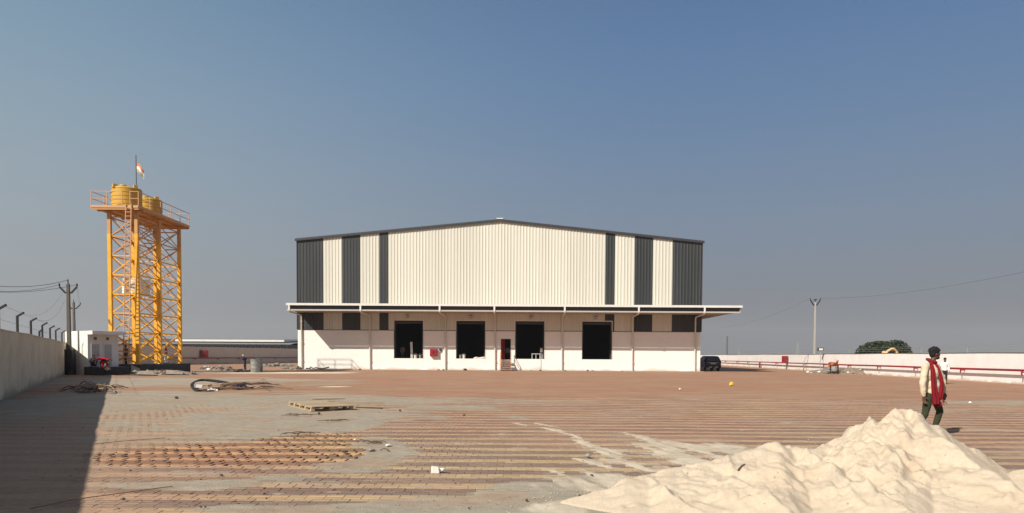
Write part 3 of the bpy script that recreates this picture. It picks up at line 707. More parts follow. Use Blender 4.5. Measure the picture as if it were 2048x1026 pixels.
# things standing in the openings (on the floor slab, z 1.17)
FZ = 1.17
def bucket(label, px, y, r=.17, h=.34, m=None, grp='containers standing in the dock openings'):
    root = thing('bucket', label, 'bucket', (wx(px), FY+y, OZ0 if y < .4 else FZ), 0, grp)
    mb = MB(); mb.lathe([(r*.8, 0), (r, h), (r*1.06, h), (r*1.06, h+.03), (r*.9, h+.03), (r*.9, h*.9)], n=16); mb.build('pail', m or M['sack'], root, smooth='auto')
    mb = MB(); mb.tube([(r*math.cos(a), 0, h+r*.9*math.sin(a)) for a in np.linspace(0, math.pi, 9)], .01, 5); mb.build('handle', M['steel'], root)
bucket('white bucket at the right side of the first dock opening', 830.5, .18, .19, .36)
bucket('grey bucket in the right corner of the first dock opening', 840, .2, .16, .36, M['drum'])
bucket('white bucket at the left side of the second dock opening', 927.5, .18, .17, .42)
bucket('small grey bucket left of the white one in the second dock opening', 920.5, .2, .14, .36, M['drum'])
for i, (px, l) in enumerate(((952, 'small white sack on the floor of the second dock opening'), (964, 'long pale sack lying in the right corner of the second dock opening'))):
    mb = MB(); L2 = .3 if i == 0 else .5
    mb.tube([(-L2, 0, .07), (-L2*.7, 0, .10), (0, .02, .13), (L2*.7, 0, .12+.05*i), (L2, 0, .10+.1*i)], [.03, .09, .12, .10, .03], 10)
    tag(mb.build('sack', M['sack'], smooth='auto', loc=(wx(px), FY+.17, OZ0-.04)), l, 'sack')
mb = MB(); mb.box(-.12, .12, -.06, .06, 0, 1.95); o = mb.build('leaning_panel', M['white_metal'], loc=(wx(822), FY+.62, FZ)); o.rotation_euler = (0, R(-2), .4)
tag(o, 'tall narrow white panel standing inside the first dock opening', 'panel')
tb = thing('table', 'small white table in the right half of the third dock opening', 'table', (wx(1072), FY+.55, FZ))
mb = MB(); mb.box(-.52, .5, -.3, .3, .68, .73); mb.build('table_top', M['white_metal'], tb)
for sx in (-.45, -.02, .43):
    for sy in (-.25, .25):
        if sx == -.02 and sy > 0: continue
        mb = MB(); mb.bar((sx, sy, 0), (sx, sy, .68), .05, .05); mb.build('leg', M['white_metal'], tb)
cb = thing('cabinet', 'grey metal cabinet standing beside the table in the third dock opening', 'cabinet', (wx(1083.5), FY+.62, FZ))
mb = MB(); mb.box(-.20, .20, -.16, .16, 0, 1.38); mb.build('carcass', M['steel'], cb, bevel=.01)
mb = MB(); mb.box(-.185, .185, -.185, -.163, .9, 1.33); mb.build('upper_door', M['white_metal'], cb)
mb = MB(); mb.box(-.185, .185, -.185, -.163, .05, .87); mb.build('lower_door', M['steel'], cb)

# ------------------------------------------------------------------ water tower
SC = .97
TX = (-33.55*SC, -31.30*SC); TY = (62.0*SC, 65.85*SC, 69.85*SC); PT = 1.67+(13.45-1.67)*SC; BZ = .78
tw = thing('tank_tower', 'tall yellow lattice steel tower carrying two yellow water tanks', 'tower', (0,0,0))
for x in TX:
    for y in TY:
        mb = MB(); mb.box(x-.135, x+.135, y-.135, y+.135, BZ+.02, 11.3); mb.build('leg', M['yellow'], tw)
        mb = MB(); mb.box(x-.13, x+.13, y-.13, y+.13, 11.303, PT); mb.build('leg', M['rust'], tw)
        mb = MB(); mb.box(x-.25, x+.25, y-.25, y+.25, BZ, BZ+.018); mb.build('base_plate', M['steel'], tw)
LV = [1.67+(v-1.67)*SC for v in (1.85, 3.43, 5.02, 6.60, 8.20, 9.80, 11.4, 13.0)]
def face(a, b_, off):
    for i, z in enumerate(LV):
        mt = M['yellow'] if z < 11 else M['rust']
        mb = MB(); mb.bar((a[0]+off[0], a[1]+off[1], z), (b_[0]+off[0], b_[1]+off[1], z), .08, .09); mb.build('strut', mt, tw)
        z0 = LV[i-1]+.05 if i else BZ+.15
        if i == 0:
            z0 = BZ+.1
        for k, (za, zb) in enumerate(((z0, z-.05), (z-.05, z0))):
            mb = MB(); e = .045*(1 if k else -1)
            nx, ny = (0, e) if off[0] == 0 and abs(a[1]-b_[1]) < .1 else (e, 0)
            mb.bar((a[0]+nx, a[1]+ny, za), (b_[0]+nx, b_[1]+ny, zb), .045, .075); mb.build('brace', mt, tw)
for y in TY: face((TX[0]+.13, y), (TX[1]-.13, y), (0, 0))
for x in TX:
    for j in range(2): face((x, TY[j]+.13), (x, TY[j+1]-.13), (0.0001, 0))
PXa, PXb, PYa, PYb = -34.6*SC, -30.72*SC, 61.2*SC, 70.7*SC
for x in np.linspace(PXa+.1, PXb-.1, 5):
    mb = MB(); mb.box(x-.05, x+.05, PYa+.09, PYb-.09, PT+.16, PT+.30); mb.build('floor_beam', M['rust'], tw)
for y in (PYa, TY[0], TY[1], TY[2], PYb-.08):
    mb = MB(); mb.box(PXa, PXb, y, y+.08, PT+.003, PT+.155); mb.build('cross_beam', M['rust'], tw)
mb = MB(); mb.box(PXa, PXb, PYa, PYb, PT+.303, PT+.34); mb.build('deck', M['rust'], tw)
for (a, c) in (((PXa, PYa-.03), (PXb, PYa-.03)), ((PXa, PYb+.03), (PXb, PYb+.03)), ((PXa-.03, PYa), (PXa-.03, PYb)), ((PXb+.03, PYa), (PXb+.03, PYb))):
    mb = MB(); mb.bar((a[0], a[1], PT+.25), (c[0], c[1], PT+.25), .05, .2); mb.build('edge_beam', M['rust_pale'], tw)
DK = PT+.34
def rail(pts, posts):
    for h in (.55, 1.1):
        mb = MB(); 
        for i in range(len(pts)-1): mb.bar((*pts[i], DK+h), (*pts[i+1], DK+h), .045, .045)
        mb.build('guard_rail', M['rust_pale'], tw)
    for p in posts:
        mb = MB(); mb.bar((*p, DK), (*p, DK+1.1), .05, .05); mb.build('rail_post', M['rust_pale'], tw)
xs4 = [PXa, PXa+1.25]
rail([(PXa, PYa), (PXa+2.45, PYa)], [(PXa, PYa), (PXa+1.25, PYa), (PXa+2.45, PYa)])
rail([(PXa+3.1, PYa), (PXb, PYa), (PXb, PYb)], [(PXa+3.1, PYa), (PXb, PYa)]+[(PXb, y) for y in np.linspace(PYa+1.9, PYb, 5)])
rail([(PXb, PYb), (PXa, PYb), (PXa, PYa)], [(PXa+1.9, PYb), (PXa, PYb)]+[(PXa, y) for y in np.linspace(PYa+1.9, PYb-1.9, 4)])
# ladder
a0 = P(261.5, 412, 60.95); a1 = P(251.5, 738, 60.4); a1.z = .5
lad = thing('ladder', 'thin pinkish access ladder on the front of the yellow tower', 'ladder', (0,0,0))
LA = Vector((PX(261.5, 59.25), 59.25, DK+.1)); LBt = Vector((PX(252, 59.45), 59.45, BZ))
for s1 in (-1, 1):
    mb = MB(); o_ = Vector((s1*.22, 0, 0)); mb.bar(LA+o_, LBt+o_, .065, .06); mb.build('stile', M['rust_pale'], lad)
nr = 40
for i in range(1, nr):
    p = LA.lerp(LBt, i/nr); mb = MB(); mb.bar(p-Vector((.2,0,0)), p+Vector((.2,0,0)), .045, .045); mb.build('rung', M['rust_pale'], lad)
def tank(label, c, rad, h, m, group='water tanks', cap=True):
    root = thing('water_tank', label, 'water tank', c, .7, group)
    pr = [(rad*.98, 0), (rad, .03)]
    k = 5
    for i in range(k):
        z0 = .05+(h*.86-.05)*i/k; z1 = .05+(h*.86-.05)*(i+1)/k
        pr += [(rad, z0), (rad, z1-.09), (rad-.035, z1-.06), (rad-.035, z1-.03), (rad, z1)]
    pr += [(rad, h*.88), (rad*.95, h*.92), (rad*.6, h*.97), (rad*.3, h)]
    mb = MB(); mb.lathe(pr, n=36); mb.build('tank_shell', m, root, smooth='auto')
    if cap:
        mb = MB(); mb.lathe([(.26, h-.02), (.28, h+.10), (.24, h+.16), (.05, h+.18)], (-.25, .1, 0), n=18); mb.build('lid', m, root, smooth='auto')
        for k in range(4):
            a = k*math.pi/2+.4; x, y = rad*.93*math.cos(a), rad*.93*math.sin(a)
            mb = MB(); mb.box(x-.16, x+.16, y-.16, y+.16, h*.86, h+.06); mb.build('lifting_lug', m, root, bevel=.03)
    return root
ZB = DK+.005
t1 = tank('nearer yellow water tank on the tower platform, beside the flag pole', (-32.75*SC, 63.3*SC, ZB), 1.15, 1.88, M['tank_y'])
mb = MB(); mb.box(-.2, .2, -.02, .0, 0, .1); pl_ = mb.build('name_plate', M['trim'], t1); aa = R(-150); pl_.location = (1.175*math.cos(aa-.7), 1.175*math.sin(aa-.7), 1.25); pl_.rotation_euler = (0, 0, aa-.7+math.pi/2)
tank('farther yellow water tank on the tower platform, behind the flag pole', (-32.95*SC, 67.5*SC, ZB), 1.10, 1.82, M['tank_y'])
tank('low white tank lying halfway up inside the yellow tower', (-32.42*SC, 64.0*SC, LV[3]+.15), 1.05, 1.35, M['tank_w'], cap=False)
for x in (-33.1, -31.8):
    mb = MB(); mb.box(x*SC-.05, x*SC+.05, TY[0]+.16, TY[1]-.16, LV[3]+.03, LV[3]+.145); mb.build('shelf_beam', M['yellow'], tw)
# flag
fl = thing('flag', 'small saffron and white flag on a thin pole above the yellow tanks', 'flag', (PX(277.5, 62.6), 62.6, DK))
mb = MB(); mb.tube([(0,0,0), (0,0,4.8)], .035, 6); mb.build('flagpole', M['stone_dark'], fl)
nU, nV = 12, 9; vs = [[], [], []]; 
for bi, mt in enumerate(('flag_o', 'flag_w', 'flag_g')):
    mb = MB(); pts = []
    for j in range(4):
        v = (bi*3+j)/9
        for i in range(nU+1):
            u = i/nU; pts.append((.04+.58*u-.0*v, .10*math.sin(u*7+v*2)*u, 4.15-.75*v-.48*u*u-.12*u+.05*math.sin(u*6)))
    fs = [(j*(nU+1)+i, j*(nU+1)+i+1, (j+1)*(nU+1)+i+1, (j+1)*(nU+1)+i) for j in range(3) for i in range(nU)]
    mb.add(pts, fs); mb.build('flag_band', M[mt], fl, smooth=True)
# plinth under the tower, coloured near-black all over
c0 = G(176, 745); mb = MB(); mb.box(PX(168, 66), PX(371, 66), 60.0, 75.0, -.1, BZ-.004)
X0s = -37.0; mb = MB(); mb.box(-32.95, -29.8, 59.3, 68.6, -.1, BZ-.004)
tag(mb.build('tower_plinth', M['tar'], bevel=.03), 'low blackened concrete base under the yellow tower', 'plinth')
for i, (px, pyb, Yp, w_, l) in enumerate([(352, 733, 57.9, .9, 'dark board'), (300, 742, 57.6, 1.1, 'black sheet')]):
    mb = MB(); mb.box(-w_, w_, -.25, .25, .01, .07); o = mb.build('board', M['tar'], loc=(PX(px, Yp), Yp-1.2*i, 0)); o.rotation_euler = (0, R(1.5), .2-.3*i)
    tag(o, l+' lying on the ground in front of the tower base', 'board')

rubble_later = True
# ------------------------------------------------------------------ shed at the end of the left wall
sh = thing('pump_shed', 'small white flat-roofed shed with two doors at the end of the left wall', 'shed', (-32.64, 56.96, 0), R(53.13))
# local x along the shaded door face (into depth), local y along the sunlit face to the left
SHL, SHW = 2.3, 3.9
mb = MB(); mb.box(0, SHL, 0, SHW, -.1, 3.10); mb.build('shed_wall', M['shed'], sh)
mb = MB(); mb.box(-.0, SHL+.25, -.8, SHW+.05, 3.103, 3.39); mb.build('roof_slab', M['shed'], sh, bevel=.015)
for i, x in enumerate((.56, 1.48)):
    mb = MB(); mb.box(x-.27, x+.27, -.03, -.003, .72, 2.35); d_ = mb.build('door', M['door_grey'], sh)
    mb = MB(); mb.box(x-.33, x-.273, -.05, -.003, .72, 2.42); mb.box(x+.273, x+.33, -.05, -.003, .72, 2.42); mb.box(x-.273, x+.273, -.05, -.003, 2.355, 2.42); mb.build('door_frame', M['white_metal'], d_)
    mb = MB(); mb.box(x+.18, x+.24, -.07, -.033, 1.5, 1.62); mb.build('handle', M['steel'], d_)
    mb = MB(); mb.box(x-.11, x+.11, -.012, -.003, 2.70, 2.92); v_ = mb.build('vent', M['dark_in'], sh)
    for k in range(3):
        mb = MB(); mb.box(x-.11, x+.11, -.03, -.014, 2.72+k*.07, 2.75+k*.07); mb.build('slat', M['stone'], v_)
mb = MB(); mb.box(-.3, SHL+.2, -1.4, -.004, -.1, .62); mb.build('step_platform', M['tar'], sh)
mb = MB(); mb.box(.0, 2.2, -.15, .15, .0, .12); o = mb.build('fallen_post', M['white_metal'], loc=G(160, 747.5)+Vector((0,0,.03))); o.rotation_euler = (0, 0, R(5))
tag(o, 'pale beam lying on the ground before the shed', 'beam')

# ------------------------------------------------------------------ utility poles
def v_arm(root, z, half, rise, yw=0, m=None):
    mb = MB(); mb.bar((-half*.35, 0, z), (half*.35, 0, z), .10, .12); mb.bar((half*.35, 0, z), (half, 0, z+rise), .10, .12); mb.bar((-half*.35, 0, z), (-half, 0, z+rise), .10, .12)
    mb.build('cross_arm', m or M['black'], root)
    for x in (-half, half):
        mb = MB(); mb.lathe([(.05, 0), (.07, .06), (.05, .10), (.075, .15), (.05, .2), (.03, .24)], (x, 0, z+rise+.03), 10); mb.build('insulator', M['stone_dark'], root, smooth='auto')
def upole(label, p, h, arm_z, half, rise, r0, r1, m, rz=0, base=None):
    root = thing('utility_pole', label, 'utility pole', p, rz, 'utility poles')
    mb = MB(); mb.bar((0,0,-.1), (0,0,.1), r0*2, r0*2)
    n = 8; vs = []; mb = MB()
    for i in range(n+1):
        z = -.1+(h+.1)*i/n; a = r0+(r1-r0)*i/n
        vs += [(-a, -a*.8, z), (a, -a*.8, z), (a, a*.8, z), (-a, a*.8, z)]
    fs = [(4*i+k, 4*i+(k+1)%4, 4*i+4+(k+1)%4, 4*i+4+k) for i in range(n) for k in range(4)]+[(n*4, n*4+1, n*4+2, n*4+3)]
    mb.add(vs, fs); mb.build('shaft', m, root, bevel=.02)
    v_arm(root, arm_z, half, rise)
    mb = MB(); mb.tube([(0,0,h-.02), (-.02,0,h+.35)], .05, 6); mb.build('top_pin', M['black'], root)
    return root
pA = Vector((PX(139, 57.4), 57.4, 0)); hA = 7.0
uA = upole('tall dark concrete utility pole beside the white shed, with a black V-shaped crossarm', pA, hA, 6.32, .66, .46, .155, .105, M['pole'], .05)
mb = MB(); mb.box(-.34, .34, -.3, .3, 0, 1.95); mb.build('base_collar', M['tar'], uA, bevel=.03)
pB = Vector((PX(149.5, 100), 100, 0))
uB = upole('thinner utility pole farther away, rising behind the roof of the white shed', pB, 8.5, 7.65, .88, .55, .17, .12, M['pole'])
pC = Vector((PX(1627.5, 100), 100, 0))
uC = upole('pale concrete utility pole behind the right wall with a black V-shaped crossarm', pC, 9.1, 8.7, .66, .68, .14, .09, M['pole_pale'])
mb = MB(); mb.box(-.22, .22, -.06, .06, 9.36, 9.48); mb.build('top_bracket', M['black'], uC)
def wire(label, a, b_, sag, r=.012, n=16):
    a = Vector(a); b_ = Vector(b_); pts = []
    for i in range(n+1):
        t_ = i/n; p = a.lerp(b_, t_); p.z -= sag*4*t_*(1-t_); pts.append(p)
    mb = MB(); mb.tube(pts, r, 4); tag(mb.build('power_line', M['black']), label, 'power line', 'overhead power lines')
q = P(-20, 571, 45); wire('topmost power line running left from the tall pole by the shed', pA+Vector((-.02,0,hA+.3)), q, .25, .016)
wire('lower power line running left from the left tip of the pole by the shed', pA+Vector((-.66,0,6.95)), P(-20, 582, 45), .2, .014)
wire('lower power line running left from the right tip of the pole by the shed', pA+Vector((.66,0,6.95)), P(-20, 584, 47), .2, .014)
wire('thin slack line sloping from the pole by the shed down to the left', pA+Vector((-.5,0,6.2)), P(60, 630, 52), .5, .006)
wire('slack line hanging from the pole by the shed towards the third bent post', pA+Vector((-.3,0,5.7)), lp[2]+Vector((.25,0,.8)), .6, .006)
wire('line joining the near pole by the shed to the far pole behind it', pA+Vector((.66,0,6.95)), pB+Vector((.88,0,8.45)), .4, .01)
wire('power line climbing to the right edge from the pale pole', pC+Vector((.66,0,9.6)), P(2080, 537, 60), .6, .008)
wire('power line running from the pale pole behind the hall', pC+Vector((-.66,0,9.6)), P(1440, 655, 160), .8, .008)

# far pylons and stack, fading in the haze
def pylon(label, px, ytop, Yd):
    top = P(px, ytop, Yd); root = thing('pylon', label, 'pylon', (top.x, Yd, 0), .3, 'far pylons')
    h = top.z; mb = MB(); b0, b1 = h*.09, h*.015
    for sx in (-1, 1):
        for sy in (-1, 1): mb.bar((sx*b0, sy*b0, 0), (sx*b1, sy*b1, h), .7, .7)
    n = 7
    for i in range(n):
        z0, z1 = h*i/n, h*(i+1)/n; r0 = b0+(b1-b0)*i/n; r1 = b0+(b1-b0)*(i+1)/n
        for sx in (-1, 1):
            mb.bar((sx*r0, -r0, z0), (-sx*r1, -r1, z1), .45, .45); mb.bar((sx*r0, r0, z0), (-sx*r1, r1, z1), .45, .45)
    mb.build('lattice', M['steel'], root)
    for k, zz in enumerate((.72, .84, .95)):
        mb = MB(); L2 = h*.13*(1-.2*k); mb.bar((-L2, 0, h*zz), (L2, 0, h*zz), .8, .8); mb.build('cross_arm', M['steel'], root)
pylon('faint far pylon between the hall and the pale pole', 1596, 686, 900)
pylon('faint far pylon right of the car', 1478, 697, 1300)
top = P(1454, 672, 1100); mb = MB(); mb.tube([(top.x, 1100, 0), (top.x, 1100, top.z)], [1.9, 1.3], 12)
tag(mb.build('chimney_stack', M['grey_far'], smooth='auto'), 'faint slim chimney stack in the haze right of the car', 'chimney')

# ------------------------------------------------------------------ far buildings behind the back wall
fb = thing('factory_shed', 'long low dark building with a thin white roof edge behind the shaded wall', 'factory', (0, 0, 0))
y0 = 185
xa, xb = PX(150, y0), PX(573, y0)
mb = MB(); mb.box(xa, xb, y0, y0+30, 0, 4.1); mb.build('wall', M['grey_far'], fb)
mb = MB(); mb.add([(xa, y0-1.5, 4.75), (xb, y0-1.5, 4.75), (xb, y0+31, 6.0), (xa, y0+31, 6.0), (xa, y0-1.5, 4.45), (xb, y0-1.5, 4.45), (xb, y0+31, 5.4), (xa, y0+31, 5.4)], [(0,1,2,3),(7,6,5,4),(0,4,5,1),(1,5,6,2),(3,7,4,0)]); mb.build('roof', M['grey_far'], fb)
mb = MB(); mb.box(PX(358, y0), xb, y0-1.9, y0-1.52, 4.72, 5.22); mb.build('roof_edge', M['white_metal'], fb)
for i in range(30):
    px = 205+i*12.6
    w_ = .55; x = PX(px, y0)
    mb = MB(); mb.box(x-w_, x+w_, y0-.12, y0-.01, 2.9, 3.9); wd = mb.build('window', M['steel'], fb)
    mb = MB(); mb.box(x-w_+.1, x+w_-.1, y0-.15, y0-.125, 3.0, 3.8); mb.build('pane', M['glass'], wd)
xa2, xb2 = PX(573, 200), PX(612, 200)
fb2 = thing('factory_annex', 'dark low building with a round-shouldered roof at the left corner of the hall', 'factory', (0,0,0))
mb = MB(); mb.box(xa2, xb2, 200, 225, 0, 3.2); mb.build('wall', M['grey_far'], fb2)
mb = MB(); n = 8; vs = []
for i in range(n+1):
    u = i/n; x = xa2-1+(xb2-xa2+1)*u; z = 3.2+1.5*math.sin(min(u*2.2, math.pi/2)); vs += [(x, 199, z), (x, 226, z), (x, 199, 3.1), (x, 226, 3.1)]
fs = [];
for i in range(n): a = 4*i; fs += [(a, a+1, a+5, a+4), (a+2, a, a+4, a+6)]
mb.add(vs, fs); mb.build('roof', M['tar'], fb2)

# ------------------------------------------------------------------ tree and machine behind the right wall
def tree(label, px0, px1, ytop, Yd):
    c = P((px0+px1)/2, 706, Yd); rx = (PX(px1, Yd)-PX(px0, Yd))/2; top = P(1780, ytop, Yd).z
    root = thing('round_tree', label, 'tree', (c.x, Yd, 0))
    mb = MB(); mb.tube([(0,0,-.15), (.1,0,.8), (0,.1,1.6)], [.28, .22, .16], 8)
    q = random.Random(4)
    for k in range(8):
        a = k*.8; mb.tube([(0,.05,1.2), (rx*.35*math.cos(a), rx*.3*math.sin(a), 2.0), (rx*.7*math.cos(a), rx*.6*math.sin(a), top*.72)], [.12, .07, .03], 6)
    mb.build('trunk', M['bark'], root)
    n = 9000; r2 = np.random.RandomState(5)
    th = r2.rand(n)*2*np.pi; ph = np.arccos(1-r2.rand(n)*1.0); rad = r2.rand(n)**.22
    x = np.sin(ph)*np.cos(th); y = np.sin(ph)*np.sin(th); zc = np.cos(ph)
    lump = .80+.40*fbm(th*1.6+3, ph*3.2, 3)
    x = x*rad*lump*rx; y = y*rad*lump*rx*.9; z = 1.5+(top-1.5)*1.06*np.clip(zc*1.28, 0, 1)**.65*rad*lump
    c_ = np.stack([x, y, z], -1); sz = .10+.12*r2.rand(n)
    u = r2.randn(n, 3); u /= np.linalg.norm(u, axis=1)[:, None]; v = r2.randn(n, 3); v -= (u*v).sum(1)[:, None]*u; v /= np.linalg.norm(v, axis=1)[:, None]
    V = np.stack([c_-u*sz[:, None], c_-v*sz[:, None]*.5, c_+u*sz[:, None], c_+v*sz[:, None]*.5], 1).reshape(-1, 3)
    cr = np_mesh('crown', V, np.arange(4*n).reshape(-1, 4), M['leaf'], parent=root); cr['kind'] = 'stuff'
tree('low round-crowned green tree rising behind the right wall', 1718, 1822, 686, 105)
ex = thing('excavator', 'pale yellow machine showing above the right wall in front of the round tree', 'excavator', (PX(1776, 84), 84, .30), .25)
mb = MB(); mb.box(-.9, .9, -1.0, 1.0, .9, 1.75); mb.build('body', M['paint_o'], ex, bevel=.08)
mb = MB(); mb.box(-.55, .1, -.1, .5, 1.755, 2.15); mb.build('cab', M['paint_o'], ex, bevel=.12)
mb = MB(); mb.box(-.49, .04, -.125, -.103, 1.85, 2.08); mb.build('cab_window', M['glass'], ex)
mb = MB(); mb.tube([(-.75, -.35, 1.75), (-.45, -.36, 2.12), (0, -.37, 2.36), (.4, -.37, 2.38), (.75, -.36, 2.1)], [.10, .13, .14, .13, .10], 8); mb.build('boom', M['paint_o'], ex, smooth='auto')
mb = MB(); mb.bar((.75, -.36, 2.1), (.95, -.36, 1.5), .15, .18); mb.build('dipper', M['paint_o'], ex)
for s1 in (-1, 1):
    mb = MB(); mb.box(-1.2, 1.2, s1*.75-.2, s1*.75+.2, -.14, .6); mb.build('track', M['rubber'], ex, bevel=.2)
mb = MB(); mb.box(-.7, .7, -.6, .6, .6, .9); mb.build('undercarriage', M['rubber'], ex)

# floodlight and conduit on the right wall
fY = 85.5; fx = RWX(fY)-.1
fo = thing('floodlight', 'small floodlight on a thin post at the right wall', 'floodlight', (PX(1640, fY), fY, 0))
mb = MB(); mb.tube([(0,0,0), (0,0,2.45)], .035, 6); mb.build('post', M['steel'], fo)
mb = MB(); mb.box(-.33, .33, -.10, .12, 2.42, 2.78); h_ = mb.build('housing', M['black'], fo, bevel=.02)
mb = MB(); mb.box(-.23, .23, -.125, -.103, 2.48, 2.71); mb.build('lens', M['white_metal'], h_)
mb = MB(); cY = 91.5; xx = RWX(cY)-.12
pts = [G(1607, 741)]; pts = [(PX(1607, cY), cY, 0), (PX(1607, cY), cY, 1.1), (PX(1609.5, cY), cY, 1.55), (PX(1615, cY), cY, 1.9), (PX(1622, cY), cY, 2.12)]
mb.tube(pts, .05, 8); tag(mb.build('conduit', M['steel'], smooth=True), 'grey bent conduit rising over the right wall', 'conduit')

# ------------------------------------------------------------------ car
def car():
    Yc = 86.9; root = thing('parked_car', 'black sport utility car parked behind the right corner of the hall', 'car', (23.62, Yc, 0))
    W2, L = .93, 4.6     # local y: 0 rear .. L front
    prof = [(0.03,.42),(0.0,.70),(.02,1.02),(.10,1.10),(.42,1.66),(.75,1.74),(1.8,1.78),(2.6,1.72),(3.45,1.16),(4.2,1.04),(4.5,.90),(4.58,.60),(4.5,.38)]
    vs = []; 
    for (y, z) in prof:
        inn = 0 if z < 1.12 else (z-1.12)*.30
        rr_ = .05
        for s1 in (-1, 1): vs.append((s1*(W2-inn-(.05 if z > 1.7 else 0)), y, z))
    n = len(prof); fs = []
    for i in range(n-1): fs.append((2*i, 2*i+1, 2*i+3, 2*i+2))
    fs.append((2*n-2, 2*n-1, 1, 0))
    fs.append(tuple(2*i for i in range(n))); fs.append(tuple(2*i+1 for i in range(n-1, -1, -1)))
    bm = MB(); bm.add(vs, fs); body = bm.build('body', M['car'], root, bevel=.06)
    mb = MB(); mb.add([(-.74,.115,1.16),(.74,.115,1.16),(.64,.40,1.60),(-.64,.40,1.60),(-.74,.15,1.16),(.74,.15,1.16),(.64,.44,1.60),(-.64,.44,1.60)], [(0,1,2,3),(0,4,5,1),(1,5,6,2),(2,6,7,3),(3,7,4,0)])
    for v in range(len(mb.v)): mb.v[v] = (mb.v[v][0], mb.v[v][1]-.045, mb.v[v][2])
    mb.build('rear_window', M['glass'], root)
    for s1 in (-1, 1):
        for (ya, yb, z1) in ((.75, 1.55, 1.60), (1.65, 2.35, 1.62), (2.45, 3.0, 1.5)):
            x0 = s1*(W2-.0); mb = MB(); t_ = (z1-1.12)*.30
            mb.add([(s1*(W2+.012), ya-.1, 1.18), (s1*(W2+.012), yb+.15, 1.18), (s1*(W2+.016-t_), yb, z1), (s1*(W2+.016-t_), ya, z1)], [(0,1,2,3)]); mb.build('side_window', M['glass'], root)
        mb = MB(); mb.box(s1*.72-.14, s1*.72+.14, -.03, .05, .90, 1.08); mb.build('tail_light', M['lamp_red'], root, bevel=.02)
        mb = MB(); mb.box(s1*.98-.1, s1*.98+.1, 3.0, 3.12, 1.12, 1.28); mb.build('wing_mirror', M['car'], root, bevel=.03)
        for y in (.85, 3.65):
            wh = thing('wheel', None, None, (s1*.80, y, .36)); wh.parent = root
            mb = MB(); mb.cyl((-.12,0,0), (.12,0,0), .36, n=24); mb.build('tyre', M['rubber'], wh, bevel=.03)
            mb = MB(); mb.cyl((s1*.122,0,0), (s1*.135,0,0), .23, n=16); mb.build('rim', M['chrome'], wh)
    mb = MB(); mb.box(-.55, .55, -.025, -.003, .955, .995); mb.build('chrome_strip', M['chrome'], root)
    mb = MB(); mb.box(-.26, .26, -.035, -.005, .78, .92); mb.build('number_plate', M['sack'], root)
    mb = MB(); mb.box(-.90, .90, -.10, .05, .40, .66); mb.build('rear_bumper', M['rubber'], root, bevel=.04)
    for x in (-.35, .35):
        mb = MB(); mb.box(x-.16, x+.16, -.115, -.103, .42, .50); mb.build('bumper_reflector', M['chrome'], root)
car()

# ------------------------------------------------------------------ pallet
Fp = G(624, 823.5); Lp = Fp+Vector((-1.42, 2.45, 0)); ang = math.atan2(2.45, -1.42)
pal = thing('pallet', 'weathered wooden pallet lying on the dusty pavers', 'pallet', Fp, ang)
PL, PW, PH = 2.83, 1.28, .16
for i, x in enumerate(np.linspace(.17, PL-.06, 5)):           # blocks row seen on the left long side
    for y in (-.06, -PW/2, -PW+.06):
        mb = MB(); mb.box(x-.055, x+.055, y-.055, y+.055, .018, .105); mb.build('block', M['wood'], pal)
for y in (-.06, -PW/2, -PW+.06):
    mb = MB(); mb.box(.12, PL, y-.06, y+.06, .001, .017); mb.build('bottom_board', M['wood'], pal)
for y in (-.06, -PW/2, -PW+.06):
    mb = MB(); mb.box(.10, PL, y-.055, y+.055, .106, .126); mb.build('stringer_board', M['wood'], pal)
nb = 17
for i in range(nb):
    x = (i+.5)*PL/nb; w2 = PL/nb*.46; q = random.Random(i)
    if i in (6,): continue
    mb = MB(); e = q.uniform(-.02, .03)
    dz = q.uniform(0, .006)
    mb.box(x-w2, x+w2, -PW-e, q.uniform(-.02,.02), .128+dz, .148+dz)
    o = mb.build('deck_board', M['wood'], pal); o.rotation_euler = (0, 0, q.uniform(-.01,.01))
mb = MB(); mb.box(-.6, .6, -.35, .35, .0, .012); o = mb.build('plywood_sheet', M['wood'], loc=G(655, 797)+Vector((0,0,.012))); o.rotation_euler = (0,0,.3)
tag(o, 'thin pale plywood sheet on the ground just behind the pallet', 'board')
mb = MB(); mb.box(-.9, .0, -.07, .07, .0, .02); o = mb.build('loose_plank', M['wood'], loc=G(709, 812)+Vector((0,0,.13))); o.rotation_euler = (0, R(3), R(20))
tag(o, 'loose plank resting across the right corner of the pallet', 'plank')

# ------------------------------------------------------------------ branch and scrap heaps
def curvy(q, p, a, L, rise, n=9, wob=.25):
    pts = []; x, y = p[0], p[1]
    for i in range(n):
        u = i/(n-1); pts.append((x, y, p[2]+rise*math.sin(u*math.pi)*(1 if q.random() > .1 else .6)+.015))
        a += q.uniform(-wob, wob); x += math.cos(a)*L/n; y += math.sin(a)*L/n
    return pts
def smooth_pts(pts, k=5):
    o = []
    for i in range(len(pts)-1):
        p0, p1, p2, p3 = pts[max(i-1,0)], pts[i], pts[i+1], pts[min(i+2,len(pts)-1)]
        for j in range(k):
            t_ = j/k; o.append(.5*((2*p1)+(p2-p0)*t_+(2*p0-5*p1+4*p2-p3)*t_*t_+(3*p1-p0-3*p2+p3)*t_**3))
    return o+[pts[-1]]
q = random.Random(21)
TB = .055
h1 = thing('branch_heap', 'long heap of dark dead branches and bent tubing on the pavers left of centre', 'branch heap', G(455, 779))
def hp(px, py, z=0): v = G(px, py, 0)-h1.location; return (v.x, v.y, z)
